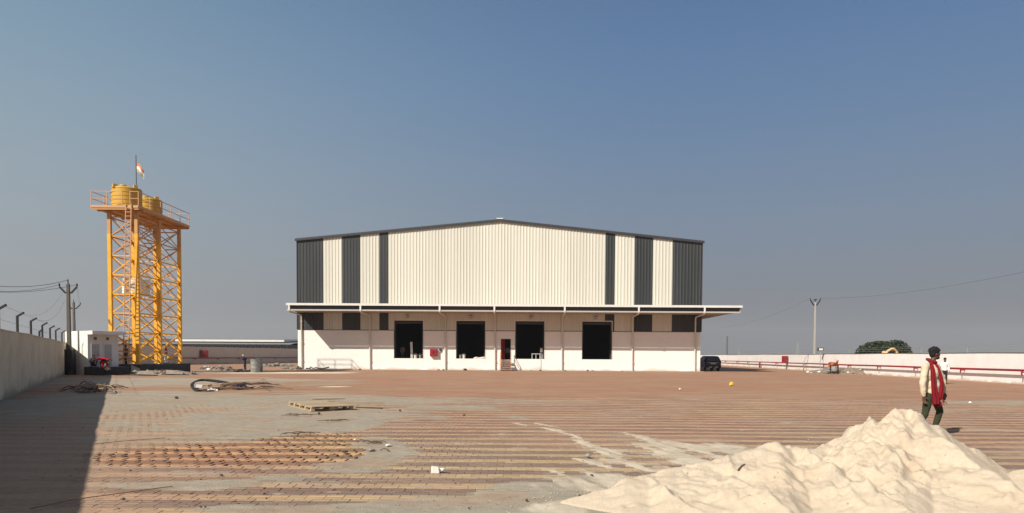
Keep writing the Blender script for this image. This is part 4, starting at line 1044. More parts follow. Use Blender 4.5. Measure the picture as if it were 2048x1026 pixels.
for k in range(30):
    x = q.uniform(415, 500); p = hp(x, q.uniform(773, 779), q.uniform(.0, .12))
    mb = MB(); pts = curvy(q, p, q.uniform(-.35, .35), q.uniform(.9, 2.6), q.uniform(.03, .16), wob=.15); mb.tube(pts, [TB*(1-.6*i/9) for i in range(9)], 6)
    mb.build('branch', M['bark'] if q.random() < .75 else M['bark_pale'], h1)
for k in range(10):
    x = q.uniform(440, 505); p = hp(x, q.uniform(772, 778), q.uniform(.05, .2))
    mb = MB(); pts = curvy(q, p, q.uniform(-.25, .25), q.uniform(2, 3.6), q.uniform(.02, .12), wob=.12); mb.tube(pts, [.018*(1-.7*i/9) for i in range(9)], 5)
    mb.build('twig', M['bark_pale'], h1)
for px0, py0, pts in ((0, 0, [(500,775),(515,771),(519,764),(528,762),(534,765)]), (0, 0, [(500,772),(520,775),(534,779),(536,783)]), (0,0,[(505,776),(540,777),(585,780)])):
    mb = MB(); mb.tube([hp(a, b_, .10 if i % 2 else .05) for i, (a, b_) in enumerate(pts)], .014, 5); mb.build('twig', M['bark'], h1)
# black bent hoop at the left end
hoops = [[(445,773.5,.20),(410,770,.24),(392,771,.22),(383,775,.16),(384,779,.10),(393,783,.03),(410,782,.03),(430,779,.05),(450,776,.12)],
         [(480,775,.12),(440,772,.26),(405,770.5,.30),(388,774,.22),(390,781,.06),(420,783,.02),(440,778,.05)]]
for h in hoops:
    mb = MB(); pts = [Vector(hp(a, b_, c_)) for a, b_, c_ in h]
    pts = smooth_pts(pts); mb.tube(pts, .042, 8); mb.build('hoop', M['rubber'], h1, smooth='auto')
mb = MB(); mb.box(-.14, .14, -.25, .25, 0, .02); o = mb.build('inner_sheet', M['sack'], h1, loc=hp(398, 778, .12)); o.rotation_euler = (.25, .1, .3)
for k in range(5):
    mb = MB(); mb.rock((0,0,0), .09, k); mb.build('scrap', M['white_block'], h1, loc=hp(418+k*4, 782-(k%2)*1.5, .04))
mb = MB(); mb.tube([hp(470, 779, .1), hp(490, 778, .14), hp(505, 778, .1)], [.16, .19, .10], 8); mb.build('roll', mat('dark_purple_cloth', (.05,.035,.05), .8), h1, smooth='auto')
h2 = thing('branch_heap', 'smaller heap of tangled dry branches half in the shade of the left wall', 'branch heap', G(185, 786))
def hp2(px, py, z=0): v = G(px, py, 0)-h2.location; return (v.x, v.y, z)
q = random.Random(5)
for k in range(60):
    x = q.uniform(150, 215); p = hp2(x, q.uniform(779, 788), q.uniform(0, .18))
    mb = MB(); pts = curvy(q, p, q.uniform(0, 6.3), q.uniform(.5, 1.2), q.uniform(.02, .20), wob=.22); mb.tube(pts, [.032*(1-.6*i/9) for i in range(9)], 5)
    mb.build('branch', M['bark_pale'] if q.random() < .55 else M['bark'], h2)
mb = MB(); mb.tube([hp2(205, 784, .1), hp2(216, 782, .22), hp2(226, 785, .1), hp2(231, 787, .02)], .03, 6); mb.build('branch', M['bark_pale'], h2)
mb = MB(); mb.rock(hp2(168, 785, .08), .5, 4, .25); mb.rock(hp2(185, 783, .08), .4, 6, .3); mb.build('dirt_clod', M['rubble'], h2)

# ------------------------------------------------------------------ drums and rubble before the tower
def drum(label, p, r, h, m):
    root = thing('drum', label, 'drum', p, 0, 'drums by the worker')
    mb = MB(); mb.lathe([(r*.94,0),(r,.04),(r,h*.32),(r*1.03,h*.34),(r,h*.36),(r,h*.64),(r*1.03,h*.66),(r,h*.68),(r,h*.95),(r*1.04,h*.97),(r*1.04,h),(r*.94,h),(r*.92,h*.9)], n=28); mb.build('shell', m, root, smooth='auto')
    mb = MB(); mb.cyl((0,0,h*.78), (0,0,h*.80), r*.92, n=24); mb.build('contents', M['rubber'], root)
pD = G(510.5, 745); drum('grey open drum standing right of the bending worker', pD, .42, 1.2, M['drum'])
pD2 = G(517, 743.2); drum('darker drum half hidden behind the grey one', pD2, .40, 1.32, M['steel'])
def rubble_heap(label, px0, px1, py, h, n, seed, mats, Ydepth=1.2, sz=.16, soil='rubble'):
    c = G((px0+px1)/2, py); root = thing('rubble_heap', label, 'rubble', c)
    half = (G(px1, py).x-G(px0, py).x)/2; q = random.Random(seed)
    xs_ = np.linspace(-half, half, 40); ysn = np.linspace(-Ydepth, Ydepth, 12); Xa, Ya = np.meshgrid(xs_, ysn)
    hz = h*.65*np.clip(1-(Xa/half)**2, 0, 1)**.6*np.clip(1-(Ya/Ydepth)**2, 0, 1)*(.45+1.1*fbm(Xa*1.3+seed, Ya*1.3+seed, 4))-.02
    o = np_mesh('soil', np.stack([Xa, Ya, hz], -1).reshape(-1, 3), grid_faces(12, 40), M[soil], parent=root, smooth=True)
    for k in range(n):
        x = q.uniform(-half, half); y = q.uniform(-Ydepth, Ydepth*.4); r = sz*q.uniform(.4, 1.2)
        zz = h*.5*max(0, 1-(x/half)**2)**.6*max(0, 1-(y/Ydepth)**2)
        mb = MB(); mb.rock((0,0,0), r, seed*100+k); mb.build('stone', M[mats[k % len(mats)]], root, loc=(x, y, zz+r*.3))
    return root
rubble_heap('low dark rubble heap with stones between the tower base and the worker', 395, 475, 740.5, .65, 40, 1, ['stone_dark','stone','rubble','white_block','rubble'], 1.6, .22)
rubble_heap('small pale rubble heap at the feet of the bending worker', 470, 505, 743.5, .35, 16, 2, ['rubble','stone','white_block'], 1.0, .18)
M['spoil'] = mat('dusty_spoil', (.30,.255,.20), .95, .3, 2, .6, 12, dirt=(.13,.11,.09), dirt_amt=.6, dscale=3)
rubble_heap('low dusty spoil bank banked against the front of the tower base', 232, 402, 748.6, .52, 50, 12, ['spoil','stone_dark','stone','spoil','bark'], 1.3, .17, 'spoil')
rubble_heap('low line of rubble in front of the left corner of the hall', 560, 650, 738.6, .20, 26, 3, ['stone','rubble','stone_dark','rubble'], 1.2, .20)
rubble_heap('rubble bank behind the drums along the shaded wall', 520, 594, 733, .5, 20, 6, ['stone','rubble','stone_dark'], 4, .3)
mb = MB(); 
p = Vector((0,0,0)); mb.rock((0,0,.28), .30, 9, 1.1); mb.rock((.28,.05,.16), .22, 10, .9)
tag(mb.build('boulder', M['rubble'], loc=G(594, 739)), 'rounded stone lump leaning at the left corner pilaster of the hall', 'stone')
rr_ = rubble_heap('rubble and plank heap at the foot of the right wall', 1622, 1765, 748, .95, 60, 8, ['stone','rubble','white_block','bark_pale','rubble'], 1.3, .17)
for k, (x, y, z, L2, a, b_) in enumerate([(-2.2,-.4,.25,1.1,.1,.02),(-.3,-.3,.45,.9,.5,.2),(1.0,-.5,.45,.8,-.1,-.3),(1.6,-.2,.4,1.0,.3,.15),(-1.2,.2,.3,.8,-.4,.1)]):
    mb = MB(); mb.box(-L2, L2, -.08, .08, -.02, .02); o = mb.build('plank', M['wood' if k != 2 else 'sack'], rr_, loc=(x, y, z)); o.rotation_euler = (.2, b_, a)
cY = 70.5
mb = MB(); n1_, n2_ = 12, 8; pts = []
for j in range(n2_+1):
    for i in range(n1_+1):
        u, v = i/n1_, j/n2_; pts.append((-.5+1.05*u, -.18+.42*v+.05*math.sin(u*9), 1.25-.75*v**1.5+.42*max(0, u-.6)+.06*math.sin(u*7+v*4)-.12*(1-v)*(1-u)))
mb.add(pts, [(j*(n1_+1)+i, (j+1)*(n1_+1)+i, (j+1)*(n1_+1)+i+1, j*(n1_+1)+i+1) for j in range(n2_) for i in range(n1_)])
mb.box(-.45, -.38, .1, .17, -.0, 1.0); mb.box(.40, .47, .1, .17, 0, 1.45)
o = mb.build('orange_tarpaulin', M['tarp_o'], loc=(PX(1665.5, 75), 75, 0)); tag(o, 'faded orange sheet draped on sticks at the rubble by the right wall', 'tarpaulin')
crt = thing('mixer_frame', 'small grey metal frame standing in the rubble under the orange sheet', 'metal frame', (PX(1668, 73.6), 73.6, .15), .15)
for i, (a, c) in enumerate((((-.42,0,.75),(.42,0,.75)), ((.42,0,.75),(.42,0,0)), ((-.42,0,0),(-.42,0,.75)), ((-1.0,0,.5),(-.42,0,.45)), ((-1.0,0,.25),(-.42,0,.2)))):
    mb = MB(); mb.bar(a, c, .09, .09); mb.build('frame_bar', M['black'] if i < 3 else M['steel'], crt)
mb = MB(); mb.lathe([(.10,0),(.30,.12),(.34,.35),(.22,.58),(.2,.6)], (0,0,.05), 14); mb.build('bowl', M['drum'], crt, smooth='auto')
for k, (px, py, r) in enumerate([(1731,748.5,.2),(1741,749.8,.15),(1717,747,.14)]):
    mb = MB(); mb.rock((0,0,r*.5), r, 40+k); tag(mb.build('stone', M['stone'], loc=G(px, py)), ['pale', 'small', 'dusty'][k]+' stone right of the rubble at the right wall, '+['in the middle', 'farthest right', 'nearest the rubble'][k]+' of three', 'stone', 'stones beside the right rubble heap')

# black hose along the hall foot
mb = MB(); mb.tube([(wx(620), FY-.45, .10), (wx(624), FY-.5, .30), (wx(628), FY-.45, .12), (wx(634), FY-.55, .22), (wx(645), FY-.5, .10), (wx(652), FY-.45, .16), (wx(660), FY-.40, .30)], .06, 8)
tag(mb.build('hose', M['rubber'], smooth='auto'), 'black hose lying against the plinth at the left end of the hall', 'hose')
for k, (px, r, m_) in enumerate([(722,.16,'stone_dark'),(878,.16,'stone'),(887,.18,'stone'),(931,.24,'stone_dark'),(1062,.12,'stone'),(1080,.16,'stone_dark'),(1128,.17,'stone_dark'),(1174,.18,'stone_dark'),(1184,.14,'stone'),(1243,.12,'rubble')]):
    mb = MB(); mb.rock((0,0,r*.45), r, 60+k, .6)
    where = ['left of the first dock opening','under the alarm bell','at the third downpipe','below the second dock opening','right of the steps','below the third dock opening','at the fifth downpipe','left below the fourth dock opening','below the middle of the fourth dock opening','right below the fourth dock opening'][k]
    tag(mb.build('stone', M[m_], loc=(wx(px), FY-.6-(1.3 if px == 1128 else 0), 0)), ('dark' if m_ == 'stone_dark' else 'grey')+' stone at the foot of the hall, '+where, 'stone', 'stones along the foot of the hall')
mb = MB(); mb.tube([(wx(1081), FY-.08, OZ0), (wx(1081.5), FY-.1, .8), (wx(1080), FY-.12, .3), (wx(1079), FY-.25, .05)], .018, 6)
tag(mb.build('cable', M['steel'], smooth='auto'), 'thin cable hanging down the plinth from the third dock opening', 'cable')

# ------------------------------------------------------------------ small things lying on the pavers
bl = thing('broken_block', 'broken white plaster block lying alone on the pavers in the lower middle', 'block', G(874, 946), .2)
mb = MB(); mb.add([(-.09,-.05,0),(.03,-.06,0),(.05,.05,0),(-.08,.06,0),(-.085,-.045,.09),(.02,-.05,.075),(.03,.045,.085),(-.075,.05,.10)], [(0,3,2,1),(4,5,6,7),(0,1,5,4),(1,2,6,5),(2,3,7,6),(3,0,4,7)]); mb.build('large_piece', M['white_block'], bl, bevel=.008)
mb = MB(); mb.rock((.075,.0,.045), .045, 3, .9); mb.build('small_piece', M['white_block'], bl)
mb = MB(); mb.rock((0,0,.11), .16, 12, .9); tag(mb.build('yellow_lump', mat('yellow_plastic', (.75,.48,.04), .5), loc=G(1463, 772)), 'bright yellow scrap lying alone on the far pavers before the car', 'scrap')
items = [(1360,780,.09,'white_block','tiny white chip on the far pavers in front of the fourth opening'),(1176,915,.07,'stone','grey green stone at the edge of the spilt sand'),(1053,1003,.03,'bark','dark red leaf scrap on the grey dust in the lower middle'),
         (777,894,.06,'white_block','small white chip near the dry twig'),(742,904,.07,'stone','flat grey stone left of the dry stick'),(690,907,.06,'stone_dark','dark clod at the right end of the cleared pavers'),(800,823,.06,'stone_dark','dark clod right of the pallet'),(638,829,.06,'stone_dark','dark clod just in front of the pallet corner'),
         (928,832,.05,'bark','brown chip on the pavers right of the pallet'),(1940,807,.07,'white_block','white chip on the pavers right of the man in the red scarf'),(247,1001,.03,'stone_dark','dark pebble beside the long cord at lower left'),(353,798,.1,'stone_dark','dark lump left of the long branch heap'),(710,881,.03,'white_block','tiny white crumb above the dry twig'),
         (1184,953,.03,'stone_dark','black pebble on the grey dust left of the sand heap'),(443,953,.035,'stone_dark','single dark pebble below the cleared pavers')]
for k, (px, py, r, m_, lab) in enumerate(items):
    mb = MB(); mb.rock((0,0,r*.5+.004), r, 80+k, .6); tag(mb.build('pebble', M[m_], loc=G(px, py)), lab, 'pebble')
def twig(label, px, py, L2, n, seed, r=.008):
    root = thing('dry_twig', label, 'twig', G(px, py)); q = random.Random(seed)
    for k in range(n):
        mb = MB(); mb.tube(curvy(q, (q.uniform(-.1,.1), q.uniform(-.15,.15), .012), q.uniform(-.5, .5)+(math.pi if q.random() < .5 else 0), L2*.7, q.uniform(.005,.04), 7, wob=.12), [r*(1-.5*i/7) for i in range(7)], 5); mb.build('stem', M['bark'], root)
twig('dry branching twig on the grey dust right of the cleared pavers', 748, 888, .28, 9, 1, .011)
twig('straight dry stick below the branching twig', 765, 907, .3, 1, 2, .014)
twig('reddish dry twig lying on top of the cleared pavers', 600, 869, .5, 7, 3, .012)
twig('thin scattered straws in front of the pallet', 600, 832, .7, 5, 4, .012)
twig('dark straws on the dust just right below the pallet', 668, 843, .5, 6, 6, .012)
# loose crumbs nobody could count
q = np.random.RandomState(3); mb = MB()
for k in range(420):
    px = q.uniform(60, 1250); py = 770+250*q.rand()**1.5; g_ = G(px, py)
    if px > 950 and q.rand() < .6: continue
    r = .005+.012*q.rand()**3; mb.rock((g_.x, g_.y, r*.5+.003), r, k, .7)
tag(mb.build('gravel_crumbs', M['stone_dark']), 'loose dark crumbs scattered over the pavers', 'gravel', kind='stuff')
mb = MB()
for k in range(500):
    px = q.uniform(60, 1700); py = 765+250*q.rand()**1.3; g_ = G(px, py)
    r = .004+.010*q.rand()**3; mb.rock((g_.x, g_.y, r*.5+.003), r, 1000+k, .7)
tag(mb.build('pale_crumbs', M['stone']), 'loose pale crumbs scattered over the pavers', 'gravel', kind='stuff')
mb = MB(); pts = [G(a, b_)+Vector((0,0,.016)) for a, b_ in ((60,1020),(110,1010),(150,1001),(220,992),(290,982),(345,975))]; mb.tube(pts, .006, 6)
tag(mb.build('cord', mat('tan_cord', (.24,.18,.12), .9)), 'thin cord stretched over the pavers at lower left', 'cord')
mb = MB(); pts = [G(a, b_)+Vector((0,0,.014)) for a, b_ in ((180,890),(240,884),(290,880),(330,877))]; mb.tube(pts, .006, 6)
tag(mb.build('cord', bpy.data.materials['tan_cord']), 'fainter thin cord on the dusty pavers above the lower one', 'cord')
# flat rod lying beside the pallet, towards the right
mb = MB(); a = G(712, 816); b_ = G(765, 818); mb.tube([a+Vector((0,0,.02)), b_+Vector((0,0,.02))], .02, 6)
tag(mb.build('rod', M['stone_dark']), 'dark rod on the ground right of the pallet', 'rod')

# ------------------------------------------------------------------ sand heap
RD = [(.55,8.35,.02),(.9,8.4,.12),(1.3,8.5,.25),(1.75,8.65,.33),(2.2,8.8,.42),(2.7,8.9,.50),(3.05,9.0,.585),(3.28,9.0,.63),(3.45,9.1,.61),(3.75,9.35,.46),(4.2,9.7,.58),(4.45,9.75,.70),(4.74,9.8,.88),(4.85,9.8,.86),(4.95,9.8,.92),(5.1,9.8,.965),(5.3,9.8,.93),(5.45,9.8,.84),(5.68,9.8,.81),(5.83,9.8,.68),(5.95,9.8,.50),(6.06,9.8,.30),(6.2,9.8,.16),(6.5,9.8,.14),(6.8,9.8,.20),(7.2,9.7,.38),(7.6,9.5,.62),(8.5,9.4,.75),(9.5,9.2,.4)]
RD = np.array(RD)
gx = np.arange(-.3, 9.6, .021); gy = np.arange(5.2, 12.6, .021)
X, Y = np.meshgrid(gx, gy)
wxn = X+.14*(fbm(X*1.8, Y*1.8, 3)-.5); wyn = Y+.14*(fbm(X*1.8+9, Y*1.8+3, 3)-.5)
rzv = np.interp(wxn, RD[:, 0], RD[:, 2], left=-.25, right=.3); ryv = np.interp(wxn, RD[:, 0], RD[:, 1])
hmax = np.full(X.shape, -1.0)
wxs = wxn*9.5/np.maximum(wyn, 4)
def raise_line(pts, sx, syn, syf):
    """heap along a crest: sand sheds from each stretch of the crest at its own slopes"""
    global hmax
    for i in range(len(pts)-1):
        a_, b_ = pts[i], pts[i+1]; ax, bx_ = a_[0]*9.5/a_[1], b_[0]*9.5/b_[1]
        sy_ = np.where(wyn < (a_[1]+b_[1])/2, syn, syf)
        ux, uy = (bx_-ax)*sx, (b_[1]-a_[1])*sy_; px_ = (wxs-ax)*sx; py_ = (wyn-a_[1])*sy_
        t_ = np.clip((px_*ux+py_*uy)/(ux*ux+uy*uy+1e-9), 0, 1)
        hmax = np.maximum(hmax, a_[2]+(b_[2]-a_[2])*t_-np.sqrt((px_-ux*t_)**2+(py_-uy*t_)**2))
raise_line([tuple(v) for v in RD], 1.05, .335, .62)
for sp_ in ([(3.45,9.0,.60),(3.65,8.35,.45),(3.85,7.55,.27),(4.0,6.9,.12)], [(5.3,9.75,.93),(5.15,9.1,.76),(5.15,8.4,.56),(5.2,7.6,.34),(5.2,7.0,.18)], [(4.74,9.75,.88),(4.45,9.2,.72),(4.3,8.6,.52),(4.35,8.0,.33)],
            [(2.6,8.85,.50),(2.5,8.2,.34),(2.75,7.4,.15)], [(1.6,8.6,.30),(1.75,7.9,.20),(2.0,7.3,.06)], [(7.6,9.5,.62),(7.7,8.8,.45),(8.0,8.0,.25)]):
    raise_line(sp_, .62, .50, .7)
# avalanche gullies running down the camera side, diagonal towards the right
u = (X*1.0+(ryv-Y)*-.75); gul = fbm(u*3.6+1, (Y-X*.3)*.7, 4, .6); gul2 = 1-np.abs(2*fbm(u*2.0+40, Y*.6, 3)-1)
near = np.clip((ryv-Y)*1.6, 0, 1); rel = np.clip(hmax*3, 0, 1)
h = hmax+rel*near*((gul-.5)*.15+(gul2-.7)*.08)
c1_ = 1-np.abs(2*fbm(wxn*2.3+50, wyn*1.6+8, 3)-1); c2_ = 1-np.abs(2*fbm(wxn*6+5, wyn*4+1, 3)-1); msk = sstep(.42, .62, fbm(X*1.1+33, Y*1.1+2, 3))
h = h+rel*(msk*((c1_**2-.65)*.13+(c2_**2-.65)*.075)+(1-msk)*near*(fbm(u*9+7, (Y-X*.3)*1.1, 3)-.5)*.045)
h = h+rel*((fbm(X*3, Y*3, 5, .6)-.5)*.075+(fbm(X*14, Y*14, 3, .6)-.5)*.022+(fbm(X*23, Y*23, 2, .6)-.5)*.014*sstep(.4, .6, fbm(X*1.6+9, Y*1.6, 3)))
lump = fbm(X*7+3, Y*7+2, 3); rough = sstep(.45, .7, fbm(X*.9+20, Y*.9, 3)); h = h+rel*rough*np.clip(lump-.52, 0, 1)*.20+rel*rough*(fbm(X*19, Y*19, 2)-.5)*.022
# pits and slips
rq = np.random.RandomState(8)
for k in range(200):
    cx, cy = rq.uniform(1, 4 if k % 2 else 8), rq.uniform(6.8, 9.3); r = rq.uniform(.02, .07); dd_ = ((X-cx)/(r*1.6))**2+((Y-cy)/r)**2
    h -= np.exp(-dd_)*rq.uniform(.01, .03)*(dd_ < 9)
# cut lumps at the very top
for cx, cy, r, a in ((5.10,9.8,.11,.065),(5.27,9.85,.09,.045),(4.74,9.8,.08,.045),(5.42,9.8,.06,.03),(3.2,9.0,.10,.02)):
    h += a*np.exp(-(((X-cx)/r)**2+((Y-cy)/r)**2)**2)
h = np.where(h < .006, -.05, h)
M['sand'] = mat('pale_sand', (.67,.572,.445), .95, .09, 22, 1.0, 95, dirt=(.56,.43,.31), dirt_amt=.6, dscale=1.3, spec=.1)
so_ = np_mesh('sand_heap', np.stack([X, Y, h], -1).reshape(-1, 3), grid_faces(len(gy), len(gx)), M['sand'], smooth=True)
tag(so_, 'big heap of pale sand in the lower right foreground', 'sand heap')
mb = MB(); k_ = 0
while k_ < 700:
    t_ = rq.rand(); gx_, gy_ = G(1090+640*t_, 1015-125*t_**.8).xy; x = gx_+rq.normal()*.35; y = gy_+rq.normal()*.5; k_ += 1
    rr2 = rq.uniform(.004, .014); mb.rock((x, y, float(ug(x, y))+rr2*.6+.004), rr2, 5000+k_, .7)
tag(mb.build('sand_grains', bpy.data.materials['pale_sand']), 'loose clots of sand scattered along the far edge of the sand heap', 'sand', kind='stuff')
def sandz(x, y):
    i = int(round((y-gy[0])/.021)); j = int(round((x-gx[0])/.021)); return float(h[i, j])
def on_sand(px, py):
    d = ray(px, py); best = None
    for k in range(700):
        t_ = 5.5+k*.008; x, y, z = d.x*t_, d.y*t_, EYE+d.z*t_
        if gx[0] < x < gx[-1] and gy[0] < y < gy[-1] and z < sandz(x, y): return Vector((x, y, z))
    return G(px, py)
a = on_sand(1480, 942); mb = MB(); mb.tube([a+Vector((-.02,0,.01)), a+Vector((.05,.08,.05)), a+Vector((.10,.14,.055))], [.012,.014,.01], 6)
tag(mb.build('stick', M['bark']), 'short dark stick half buried in the left slope of the sand heap', 'stick')
mb = MB(); c_ = 0
for k in range(46):
    px, py = rq.uniform(1230, 2040), rq.uniform(900, 1020)
    p = on_sand(px, py)
    if p.z > .03: mb.rock((p.x, p.y, p.z+.003), rq.uniform(.006, .018), 2000+k, .7)
tag(mb.build('sand_crumbs', mat('sand_clod', (.50,.40,.29), .95)), 'small clods scattered on the sand heap', 'clods', kind='stuff')

# ------------------------------------------------------------------ people
def capsule(bm_, p0, r0, p1, r1, n=14):
    mb = MB(); p0 = Vector(p0); p1 = Vector(p1); d = p1-p0; L = d.length
    if L < 1e-5: d = Vector((0,0,1)); L = 1e-5
    d.normalize(); pts = []; rr = []
    for a in (88, 60, 30): pts.append(p0-d*r0*math.sin(R(a))); rr.append(max(r0*math.cos(R(a)), .001))
    pts.append(p0); rr.append(r0); pts.append(p1); rr.append(r1)
    for a in (30, 60, 88): pts.append(p1+d*r1*math.sin(R(a))); rr.append(max(r1*math.cos(R(a)), .001))
    bm_.tube(pts, rr, n)
def ellip(bm_, c, r, rz=0, n=16):
    c = Vector(c); vs = []; m_ = 10; ca, sa = math.cos(rz), math.sin(rz)
    for i in range(m_+1):
        a = -math.pi/2+math.pi*i/m_; q_ = max(math.cos(a), .02)
        for k in range(n):
            b_ = 2*math.pi*k/n; x, y, z = r[0]*q_*math.cos(b_), r[1]*q_*math.sin(b_), r[2]*math.sin(a)
            vs.append((c.x+x*ca-y*sa, c.y+x*sa+y*ca, c.z+z))
    fs = [(i*n+k, i*n+(k+1)%n, (i+1)*n+(k+1)%n, (i+1)*n+k) for i in range(m_) for k in range(n)]+[tuple(range(n-1,-1,-1)), tuple(m_*n+k for k in range(n))]
    bm_.add(vs, fs)
def fuse(bm_, name, m, voxel, parent=None, smooth=4, wrinkle=0):
    """join overlapping solids into one continuous skin"""
    me = bpy.data.meshes.new(name); me.from_pydata(bm_.v, [], bm_.f); me.update()
    b2 = bmesh.new(); b2.from_mesh(me); bmesh.ops.recalc_face_normals(b2, faces=b2.faces); b2.to_mesh(me); b2.free()
    tmp = bpy.data.objects.new(name+'_src', me); COL.objects.link(tmp)
    r_ = tmp.modifiers.new('remesh', 'REMESH'); r_.mode = 'VOXEL'; r_.voxel_size = voxel
    s_ = tmp.modifiers.new('smooth', 'SMOOTH'); s_.iterations = smooth; s_.factor = .5
    dg = bpy.context.evaluated_depsgraph_get(); dg.update(); ev = tmp.evaluated_get(dg)
    me2 = bpy.data.meshes.new_from_object(ev); bpy.data.objects.remove(tmp); me2.name = name
    if wrinkle:
        n = len(me2.vertices); co = np.empty(n*3, np.float32); me2.vertices.foreach_get('co', co); co = co.reshape(-1, 3)
        no = np.array([v.normal[:] for v in me2.vertices]); f = fbm(co[:, 0]*9+co[:, 1]*5+3, co[:, 2]*17+2+co[:, 1]*6, 3)-.5
        co += no*f[:, None]*wrinkle; me2.vertices.foreach_set('co', co.ravel().astype(np.float32)); me2.update()
    me2.materials.clear(); me2.materials.append(m); me2.shade_smooth()
    o = bpy.data.objects.new(name, me2); COL.objects.link(o)
    if parent: o.parent = parent
    return o
SKIN = mat('brown_skin', (.105,.052,.032), .6, .12, 10)
HAIR = mat('black_hair', (.008,.007,.007), .7, .2, 30, .6, 80)
def hand(bm_, w_, dirn, thumb, s=1.0, curl=.5, side=None):
    """palm, four unequal bent fingers and a thumb from wrist w_ along dirn"""
    d = Vector(dirn).normalized(); th = Vector(thumb); th = (th-d*th.dot(d)).normalized(); nrm = d.cross(th).normalized()
    if side: nrm = nrm*side
    w_ = Vector(w_)
    for k in range(4):
        off = th*(.030-.020*k)*s; kn = w_+d*.088*s+off
        capsule(bm_, w_+off*.55+d*.01, .017*s, kn, .0125*s, 8)
        l1, l2, l3 = [(.040,.026,.020), (.045,.030,.022), (.041,.028,.021), (.032,.020,.017)][k]
        d1 = (d*math.cos(curl*.5)+nrm*math.sin(curl*.5)); d2 = (d*math.cos(curl*1.4)+nrm*math.sin(curl*1.4)); d3 = (d*math.cos(curl*2.1)+nrm*math.sin(curl*2.1))
        a = kn+d1*l1*s; b_ = a+d2*l2*s; c_ = b_+d3*l3*s
        capsule(bm_, kn, .0098*s, a, .009*s, 8); capsule(bm_, a, .009*s, b_, .0082*s, 8); capsule(bm_, b_, .0082*s, c_, .007*s, 8)
    t0 = w_+d*.02*s+th*.028*s; t1 = t0+(d*.6+th*.65+nrm*.3).normalized()*.042*s; t2 = t1+(d*.9+th*.2+nrm*.45).normalized()*.034*s
    capsule(bm_, t0, .015*s, t1, .0115*s, 8); capsule(bm_, t1, .0115*s, t2, .009*s, 8)
STAND = dict(head=(.03,0,1.60), neck=(0,0,1.42), chest=(0,0,1.22), waist=(0,0,1.02), hip=(0,0,.90),
             shR=(0,-.18,1.38), elR=(-.02,-.24,1.10), wrR=(.04,-.25,.86), shL=(0,.18,1.38), elL=(-.02,.24,1.10), wrL=(.06,.25,.87),
             hpR=(0,-.09,.88), knR=(.02,-.10,.47), anR=(-.02,-.10,.08), hpL=(0,.09,.88), knL=(.03,.10,.47), anL=(.0,.10,.08))
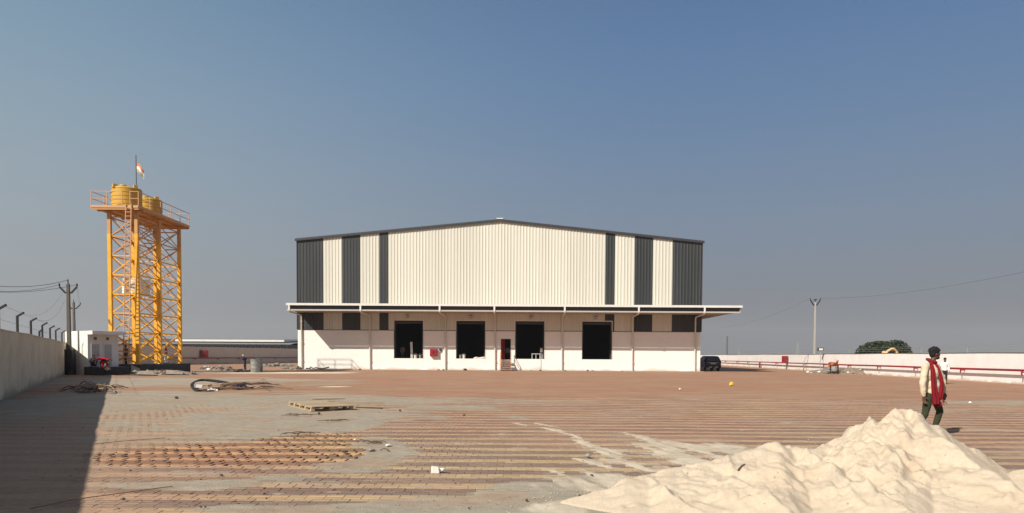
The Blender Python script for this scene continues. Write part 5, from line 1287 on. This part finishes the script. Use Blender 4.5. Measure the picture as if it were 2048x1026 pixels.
def person(label, loc, rz, pose, shirt, trousers, s=1.0, voxel=.02, sleeves=True, group=None, main=False, torso_rz=0, headwear=None, head_rz=0):
    J = dict(STAND); J.update(pose); J = {k: Vector(v)*s for k, v in J.items()}
    fd = Vector((math.cos(head_rz), math.sin(head_rz), 0)); sd_ = Vector((-fd.y, fd.x, 0))
    B = MB(); H = J['head']; e = s
    ellip(B, H+Vector((0,0,.015))*e, (.098*e, .076*e, .105*e), head_rz); ellip(B, H+fd*.022*e+Vector((0,0,-.055))*e, (.070*e, .058*e, .062*e), head_rz)
    ellip(B, H+fd*.066*e+Vector((0,0,-.088))*e, (.028*e, .030*e, .022*e), head_rz)
    capsule(B, H+fd*.088*e+Vector((0,0,.012))*e, .010*e, H+fd*.108*e+Vector((0,0,-.022))*e, .014*e, 8)
    capsule(B, H+fd*.082*e+sd_*.03*e+Vector((0,0,.028))*e, .012*e, H+fd*.082*e-sd_*.03*e+Vector((0,0,.028))*e, .012*e, 8)
    capsule(B, H+fd*.086*e+sd_*.018*e+Vector((0,0,-.050))*e, .009*e, H+fd*.086*e-sd_*.018*e+Vector((0,0,-.050))*e, .009*e, 8)
    for s1 in (-1, 1): ellip(B, H-fd*.005*e+sd_*s1*.078*e+Vector((0,0,-.005))*e, (.018*e, .010*e, .032*e), head_rz, 10)
    capsule(B, J['neck']-Vector((0,0,.04))*e, .062*e, H-Vector((0,0,.06))*e-fd*.01*e, .052*e)
    ellip(B, J['chest'], (.105*e, .165*e, .20*e), torso_rz); ellip(B, J['waist'], (.10*e, .14*e, .14*e), torso_rz); ellip(B, J['hip'], (.11*e, .155*e, .12*e), torso_rz)
    capsule(B, J['chest'], .11*e, J['waist'], .11*e); capsule(B, J['waist'], .11*e, J['hip'], .12*e); capsule(B, J['neck'], .06*e, J['chest'], .10*e)
    for a in 'RL':
        capsule(B, J['neck']-Vector((0,0,.05))*e, .055*e, J['sh'+a], .058*e); capsule(B, J['sh'+a], .056*e, J['el'+a], .042*e); capsule(B, J['el'+a], .041*e, J['wr'+a], .029*e)
        capsule(B, J['hp'+a], .088*e, J['kn'+a], .058*e); capsule(B, J['kn'+a], .056*e, J['an'+a], .038*e)
        dr = (J['wr'+a]-J['el'+a]).normalized()
        hand(B, J['wr'+a], dr, fd, e, .55, side=(1 if a == 'R' else -1))
    body = fuse(B, 'person', SKIN, voxel if not main else .0075, smooth=2 if main else 3)
    body.location = loc; body.rotation_euler = (0, 0, rz); tag(body, label, 'person', group)
    # hair
    Hm = MB(); ellip(Hm, H+Vector((0,0,.050 if main else .045))*e-fd*.018*e, (.108*e, .092*e, (.100 if main else .092)*e), head_rz); ellip(Hm, H-fd*.045*e+Vector((0,0,.0))*e, (.068*e, .076*e, .085*e), head_rz)
    if main:
        q_ = random.Random(2)
        for k in range(70):
            a = q_.uniform(0, 6.28); b_ = q_.uniform(.1, 1.5); v = Vector((math.cos(a)*math.cos(b_)*.10, math.sin(a)*math.cos(b_)*.085, math.sin(b_)*.095))
            v = Matrix.Rotation(head_rz, 3, 'Z') @ v; c_ = H+Vector((0,0,.048))*e-fd*.016*e+v*e; capsule(Hm, c_, .017*e, c_+v.normalized()*.030*e+Vector((0,0,-.012)), .007*e, 6)
        # forelock and beard
        capsule(Hm, H+fd*.07*e+Vector((0,0,.088))*e, .026*e, H+fd*.102*e+Vector((0,0,.065))*e, .012*e)
    fuse(Hm, 'hair', headwear or HAIR, .008 if main else .018, body, 1)
    if main:
        Bd = MB(); ellip(Bd, H+fd*.045*e+Vector((0,0,-.080))*e, (.057*e, .060*e, .040*e), head_rz); capsule(Bd, H+fd*.094*e+sd_*.022*e+Vector((0,0,-.036))*e, .008*e, H+fd*.094*e-sd_*.022*e+Vector((0,0,-.036))*e, .008*e, 6)
        fuse(Bd, 'beard', HAIR, .008, body, 1)
        for s1 in (-1, 1):
            Eb = MB(); ellip(Eb, H+fd*.083*e+sd_*s1*.030*e+Vector((0,0,.008))*e, (.009*e, .013*e, .008*e), head_rz, 10); Eb.build('eye', mat('eye_white', (.55,.5,.45), .3), body, smooth=True)
    # shirt
    T = MB(); k = 1.0
    if main: ellip(T, J['chest'], (.155, .205, .20), torso_rz); ellip(T, J['waist'], (.155, .195, .16), torso_rz); ellip(T, J['hip']+Vector((0,0,.05)), (.15, .19, .10), torso_rz)
    ellip(T, J['chest']+Vector((0,0,.02))*e, (.135*e, .190*e, .20*e), torso_rz); ellip(T, J['waist'], (.128*e, .172*e, .15*e), torso_rz)
    ellip(T, J['hip']+Vector((0,0,.03))*e, (.135*e, .185*e, .11*e), torso_rz); capsule(T, J['chest'], .125*e, J['waist'], .125*e); capsule(T, J['waist'], .125*e, J['hip']+Vector((0,0,.03))*e, .13*e)
    for a in 'RL':
        capsule(T, J['neck']-Vector((0,0,.06))*e, .07*e, J['sh'+a], .076*e); capsule(T, J['sh'+a], .078*e, J['el'+a], .064*e)
        if sleeves: capsule(T, J['el'+a], .064*e, J['el'+a].lerp(J['wr'+a], .93), .048*e)
    sm_ = fuse(T, 'shirt', shirt, .012 if main else .022, body, 3, .022 if main else .01)
    T = MB()
    ellip(T, J['hip'], (.122*e, .165*e, .10*e), torso_rz)
    for a in 'RL':
        capsule(T, J['hip'].lerp(J['hp'+a], .8), .098*e, J['hp'+a], .100*e); capsule(T, J['hp'+a], .100*e, J['kn'+a], .070*e); capsule(T, J['kn'+a], .070*e, J['an'+a]+Vector((0,0,.02))*e, .055*e)
    fuse(T, 'trousers', trousers, .012 if main else .022, body, 3, .02 if main else .008)
    for a in 'RL':
        Sh = MB(); an = J['an'+a]; capsule(Sh, (an.x-.03*e, an.y, an.z-.03*e), .042*e, (an.x+.16*e, an.y, an.z-.045*e), .034*e)
        fuse(Sh, 'shoe', M['rubber'], .015, body, 2)
    return body
def cl(name, c): return mat(name, c, .9, .15, 8, .3, 40)
# main figure
K = 15.8/F
def jz(px, py, y=0): return ((px-1024)/F*(15.8+y)-PX(1865, 15.8), y, (869-py)*K)
s0 = 1.0
shirt_main = mat('cream_cotton_shirt', (.64,.54,.42), .9, .10, 6, .4, 30, dirt=(.46,.36,.15), dirt_amt=.6, dscale=2.2)
MAN = Vector((PX(1865, 15.8), 15.8, 0.0))
zc = P(1865, 869, 15.8).z
MAN.z = max(zc, 0)
pose = dict(head=jz(1868.5, 707.5), neck=jz(1862, 724), chest=jz(1863.5, 747), waist=jz(1865.5, 771), hip=jz(1865, 787),
            shR=jz(1849.5, 735, -.13), elR=jz(1845.5, 766, -.21), wrR=jz(1848.5, 791, -.20), shL=jz(1874, 735, .13), elL=jz(1886, 763, .17), wrL=jz(1889, 785, .06),
            hpR=jz(1858, 793, -.08), knR=jz(1853, 825, -.12), anR=jz(1836.5, 861, -.12), hpL=jz(1869, 793, .07), knL=jz(1882, 822, .05), anL=jz(1871, 862, .05))
man = person('man with long red scarf, cream shirt and green trousers walking behind the sand heap', MAN, 0, pose, shirt_main, cl('olive_green_trousers', (.030,.036,.018)), 1.0, main=True, torso_rz=R(-42))
# scarf: folded cloth round the neck with two long hanging ends
def ribbon(name, path, width, thick, m, parent, folds=3, seed=0, smooth=True):
    n = len(path); P_ = [Vector(p) for p, *_ in path]; vs = []; nc = 14; q_ = random.Random(seed)
    for i in range(n):
        d = (P_[min(i+1, n-1)]-P_[max(i-1, 0)]).normalized(); sd2 = Vector(path[i][1]).normalized(); sd2 = (sd2-d*sd2.dot(d)).normalized(); nn = d.cross(sd2).normalized()
        w_ = width*path[i][2]
        for k in range(nc):
            u_ = k/(nc-1)-.5; vs.append(P_[i]+sd2*u_*w_+nn*(thick*math.sin(u_*folds*6.28+i*.35+seed)+.018*math.cos(u_*3.1)))
    fs = [(i*nc+k, i*nc+k+1, (i+1)*nc+k+1, (i+1)*nc+k) for i in range(n-1) for k in range(nc-1)]
    mb = MB(); mb.add(vs, fs); o = mb.build(name, m, parent, smooth=True)
    s_ = o.modifiers.new('t', 'SOLIDIFY'); s_.thickness = .012; s_.offset = 0
    sb = o.modifiers.new('s', 'SUBSURF'); sb.levels = 1; sb.render_levels = 1
    return o
sc = cl('red_scarf_cloth', (.19,.003,.011))
scf = bpy.data.objects.new('scarf', None); COL.objects.link(scf); scf.parent = man
fv = Vector((math.cos(R(-42)), math.sin(R(-42)), 0)); sv = Vector((-fv.y, fv.x, 0))
def V3(px, py, y): return Vector(jz(px, py, y))
side = (1, .15, 0)
ribbon('scarf_end', [(V3(1860,722,-.10), side, .55), (V3(1861.5,729,-.18), side, .75), (V3(1864.5,740,-.215), side, .95), (V3(1865.5,755,-.225), side, 1.0), (V3(1868,772,-.22), side, 1.1), (V3(1870,788,-.21), side, 1.3), (V3(1873.5,799,-.20), side, 1.6), (V3(1873.5,808,-.195), side, 1.5)], .118, .016, sc, scf, 2.2, 1)
ribbon('scarf_end', [(V3(1868,724,-.03), side, .5), (V3(1874,733,-.11), side, .55), (V3(1880,746,-.155), side, .55), (V3(1884,760,-.165), side, .65), (V3(1885,775,-.165), side, .85), (V3(1883,788,-.16), side, 1.1), (V3(1881,799,-.145), side, 1.0)], .115, .012, sc, scf, 2.0, 2)
pts = []
B = MB()
c_ = Vector(pose['neck'])+Vector((0,0,.02))
for k in range(16):
    a0_, a1_ = 2*math.pi*k/16, 2*math.pi*(k+1)/16
    f_ = lambda a: c_+fv*math.cos(a)*.082+sv*math.sin(a)*.095+Vector((0,0,-.035*math.cos(a)+.01))
    capsule(B, f_(a0_), .033, f_(a1_), .033, 8)
fuse(B, 'scarf_wrap', sc, .01, scf, 2, .02)
B = MB(); q_ = random.Random(3)
for k in range(26):
    x = 1864+k*1.0; p = V3(x, 807-(abs(x-1874)*.25), -.17+.02*q_.random()); B.tube([p+Vector((0,0,.02)), p+Vector((q_.uniform(-.02,.03), 0, -.02)), p+Vector((q_.uniform(-.03,.05), .0, -.07))], [.006,.004,.002], 4)
B.tube([V3(1886,800,-.14), V3(1893,803,-.14), V3(1896,808,-.13)], [.012,.008,.004], 5)
B.build('fringe', sc, scf)
# shirt placket showing between the scarf ends
# other people
person('person in white shirt standing far behind the man with the red scarf', Vector((PX(1889, 47.6), 47.6, 0)), R(-100), {}, cl('white_shirt', (.75,.73,.70)), cl('dark_trousers', (.02,.02,.022)), .985, .025)
wpos = G(490, 740.5); wpos.z = 0
person('worker in dark purple clothes and white cap leaning forward beside the drum', wpos, R(195), dict(head=(.20,0,1.50), neck=(.14,0,1.36), chest=(.08,0,1.18), waist=(.02,0,1.0), shR=(.12,-.18,1.33), shL=(.12,.18,1.33), elR=(-.12,-.34,1.18), wrR=(.02,-.20,1.02), elL=(.28,.24,1.12), wrL=(.45,.12,1.05), knR=(-.05,-.12,.46), anR=(-.08,-.13,.08), knL=(.06,.12,.46)), cl('purple_shirt', (.06,.04,.085)), cl('navy_trousers', (.025,.025,.045)), .98, .025, headwear=M['sack'])
person('person in a dark red shirt walking on the tower base between the right legs', Vector((PX(332, 67.2), 67.2, BZ-.004)), R(200), dict(knR=(.12,-.1,.47), anR=(.05,-.1,.08), knL=(-.02,.1,.47), anL=(-.2,.1,.10), wrR=(.12,-.22,.9)), cl('maroon_shirt', (.16,.035,.05)), cl('grey_trousers', (.42,.42,.42)), .96, .025)
SIT = dict(head=(.06,0,.80), neck=(.03,0,.66), chest=(.0,0,.48), waist=(-.03,0,.30), hip=(-.05,0,.16), shR=(.02,-.17,.62), shL=(.02,.17,.62), elR=(.16,-.24,.40), wrR=(.34,-.14,.42), elL=(.16,.24,.40), wrL=(.34,.14,.42), hpR=(0,-.1,.14), hpL=(0,.1,.14), knR=(.36,-.16,.44), knL=(.36,.16,.44), anR=(.40,-.15,.08), anL=(.40,.15,.08))
person('person in dark clothes sitting at the left end of the shed front', Vector((PX(187, 56.6), 56.6, .62)), R(-60), SIT, cl('charcoal_shirt', (.035,.037,.045)), cl('black_trousers', (.02,.02,.025)), 1.0, .025)
person('person bending under a red cloth in front of the shed doors', Vector((PX(203, 55.7), 55.7, .0)), R(-30), dict(head=(.45,0,1.08), neck=(.34,0,1.10), chest=(.2,0,1.06), waist=(.05,0,.98), shR=(.30,-.16,1.05), shL=(.30,.16,1.05), elR=(.40,-.2,.78), wrR=(.5,-.1,.60), elL=(.42,.2,.80), wrL=(.55,.1,.62)), M['cloth_r'], cl('blue_dark_trousers', (.03,.035,.06)), 1.0, .025)
mb = MB(); n1_, n2_ = 12, 8; pts = []
for j in range(n2_+1):
    for i in range(n1_+1):
        u, v = i/n1_-.5, j/n2_-.5; pts.append((u*1.15, v*.75, .15*(1-4*u*u)*(1-2*v*v)-.16*abs(u)+.025*math.sin(u*17+v*8)))
mb.add(pts, [(j*(n1_+1)+i, j*(n1_+1)+i+1, (j+1)*(n1_+1)+i+1, (j+1)*(n1_+1)+i) for j in range(n2_) for i in range(n1_)])
o = mb.build('red_cloth', M['cloth_r'], smooth=True, loc=(PX(205.5, 55.3), 55.3, 1.24)); sm1 = o.modifiers.new('t', 'SOLIDIFY'); sm1.thickness = .02
tag(o, 'bright red cloth spread over the bending person at the shed', 'cloth')
person('person in grey clothes crouching right of the red cloth at the shed', Vector((PX(216, 56.6), 56.6, .25)), R(190), SIT, cl('grey_shirt', (.20,.19,.17)), cl('brown_trousers', (.08,.06,.05)), 1.05, .025)
person('person in a dark shirt standing behind the ladder foot of the tower', Vector((PX(252, 60.3), 60.3, BZ-.004)), R(-120), {}, cl('brown_shirt', (.10,.05,.045)), cl('black_cotton', (.02,.02,.02)), .92, .025)
person('dim person standing inside the first dock opening', Vector((PX(805, FY+2.2), FY+2.2, FZ)), R(-70), {}, cl('dim_shirt', (.22,.17,.15)), cl('dim_trousers', (.15,.14,.14)), .95, .03)
person('dim person in a blue-grey shirt inside the side door', Vector((PX(1015.5, FY+1.2), FY+1.2, FZ)), R(-100), {}, cl('bluegrey_shirt', (.16,.17,.21)), cl('dusk_trousers', (.03,.03,.04)), .93, .03)

# ------------------------------------------------------------------ haze
HZ = 0.0002
if HZ > 0:
    m = bpy.data.materials.new('haze_air'); m.use_nodes = True; t = m.node_tree; t.nodes.clear()
    v = N(t, 'ShaderNodeVolumePrincipled'); o_ = N(t, 'ShaderNodeOutputMaterial'); v.inputs['Density'].default_value = HZ; v.inputs['Color'].default_value = (.72,.76,.82,1)
    t.links.new(v.outputs[0], o_.inputs['Volume'])
    mb = MB(); mb.box(-3200, 3200, -3100, 3200, -1.2, 125); tag(mb.build('haze', m), 'thin pale haze over the whole site', 'haze', kind='stuff')
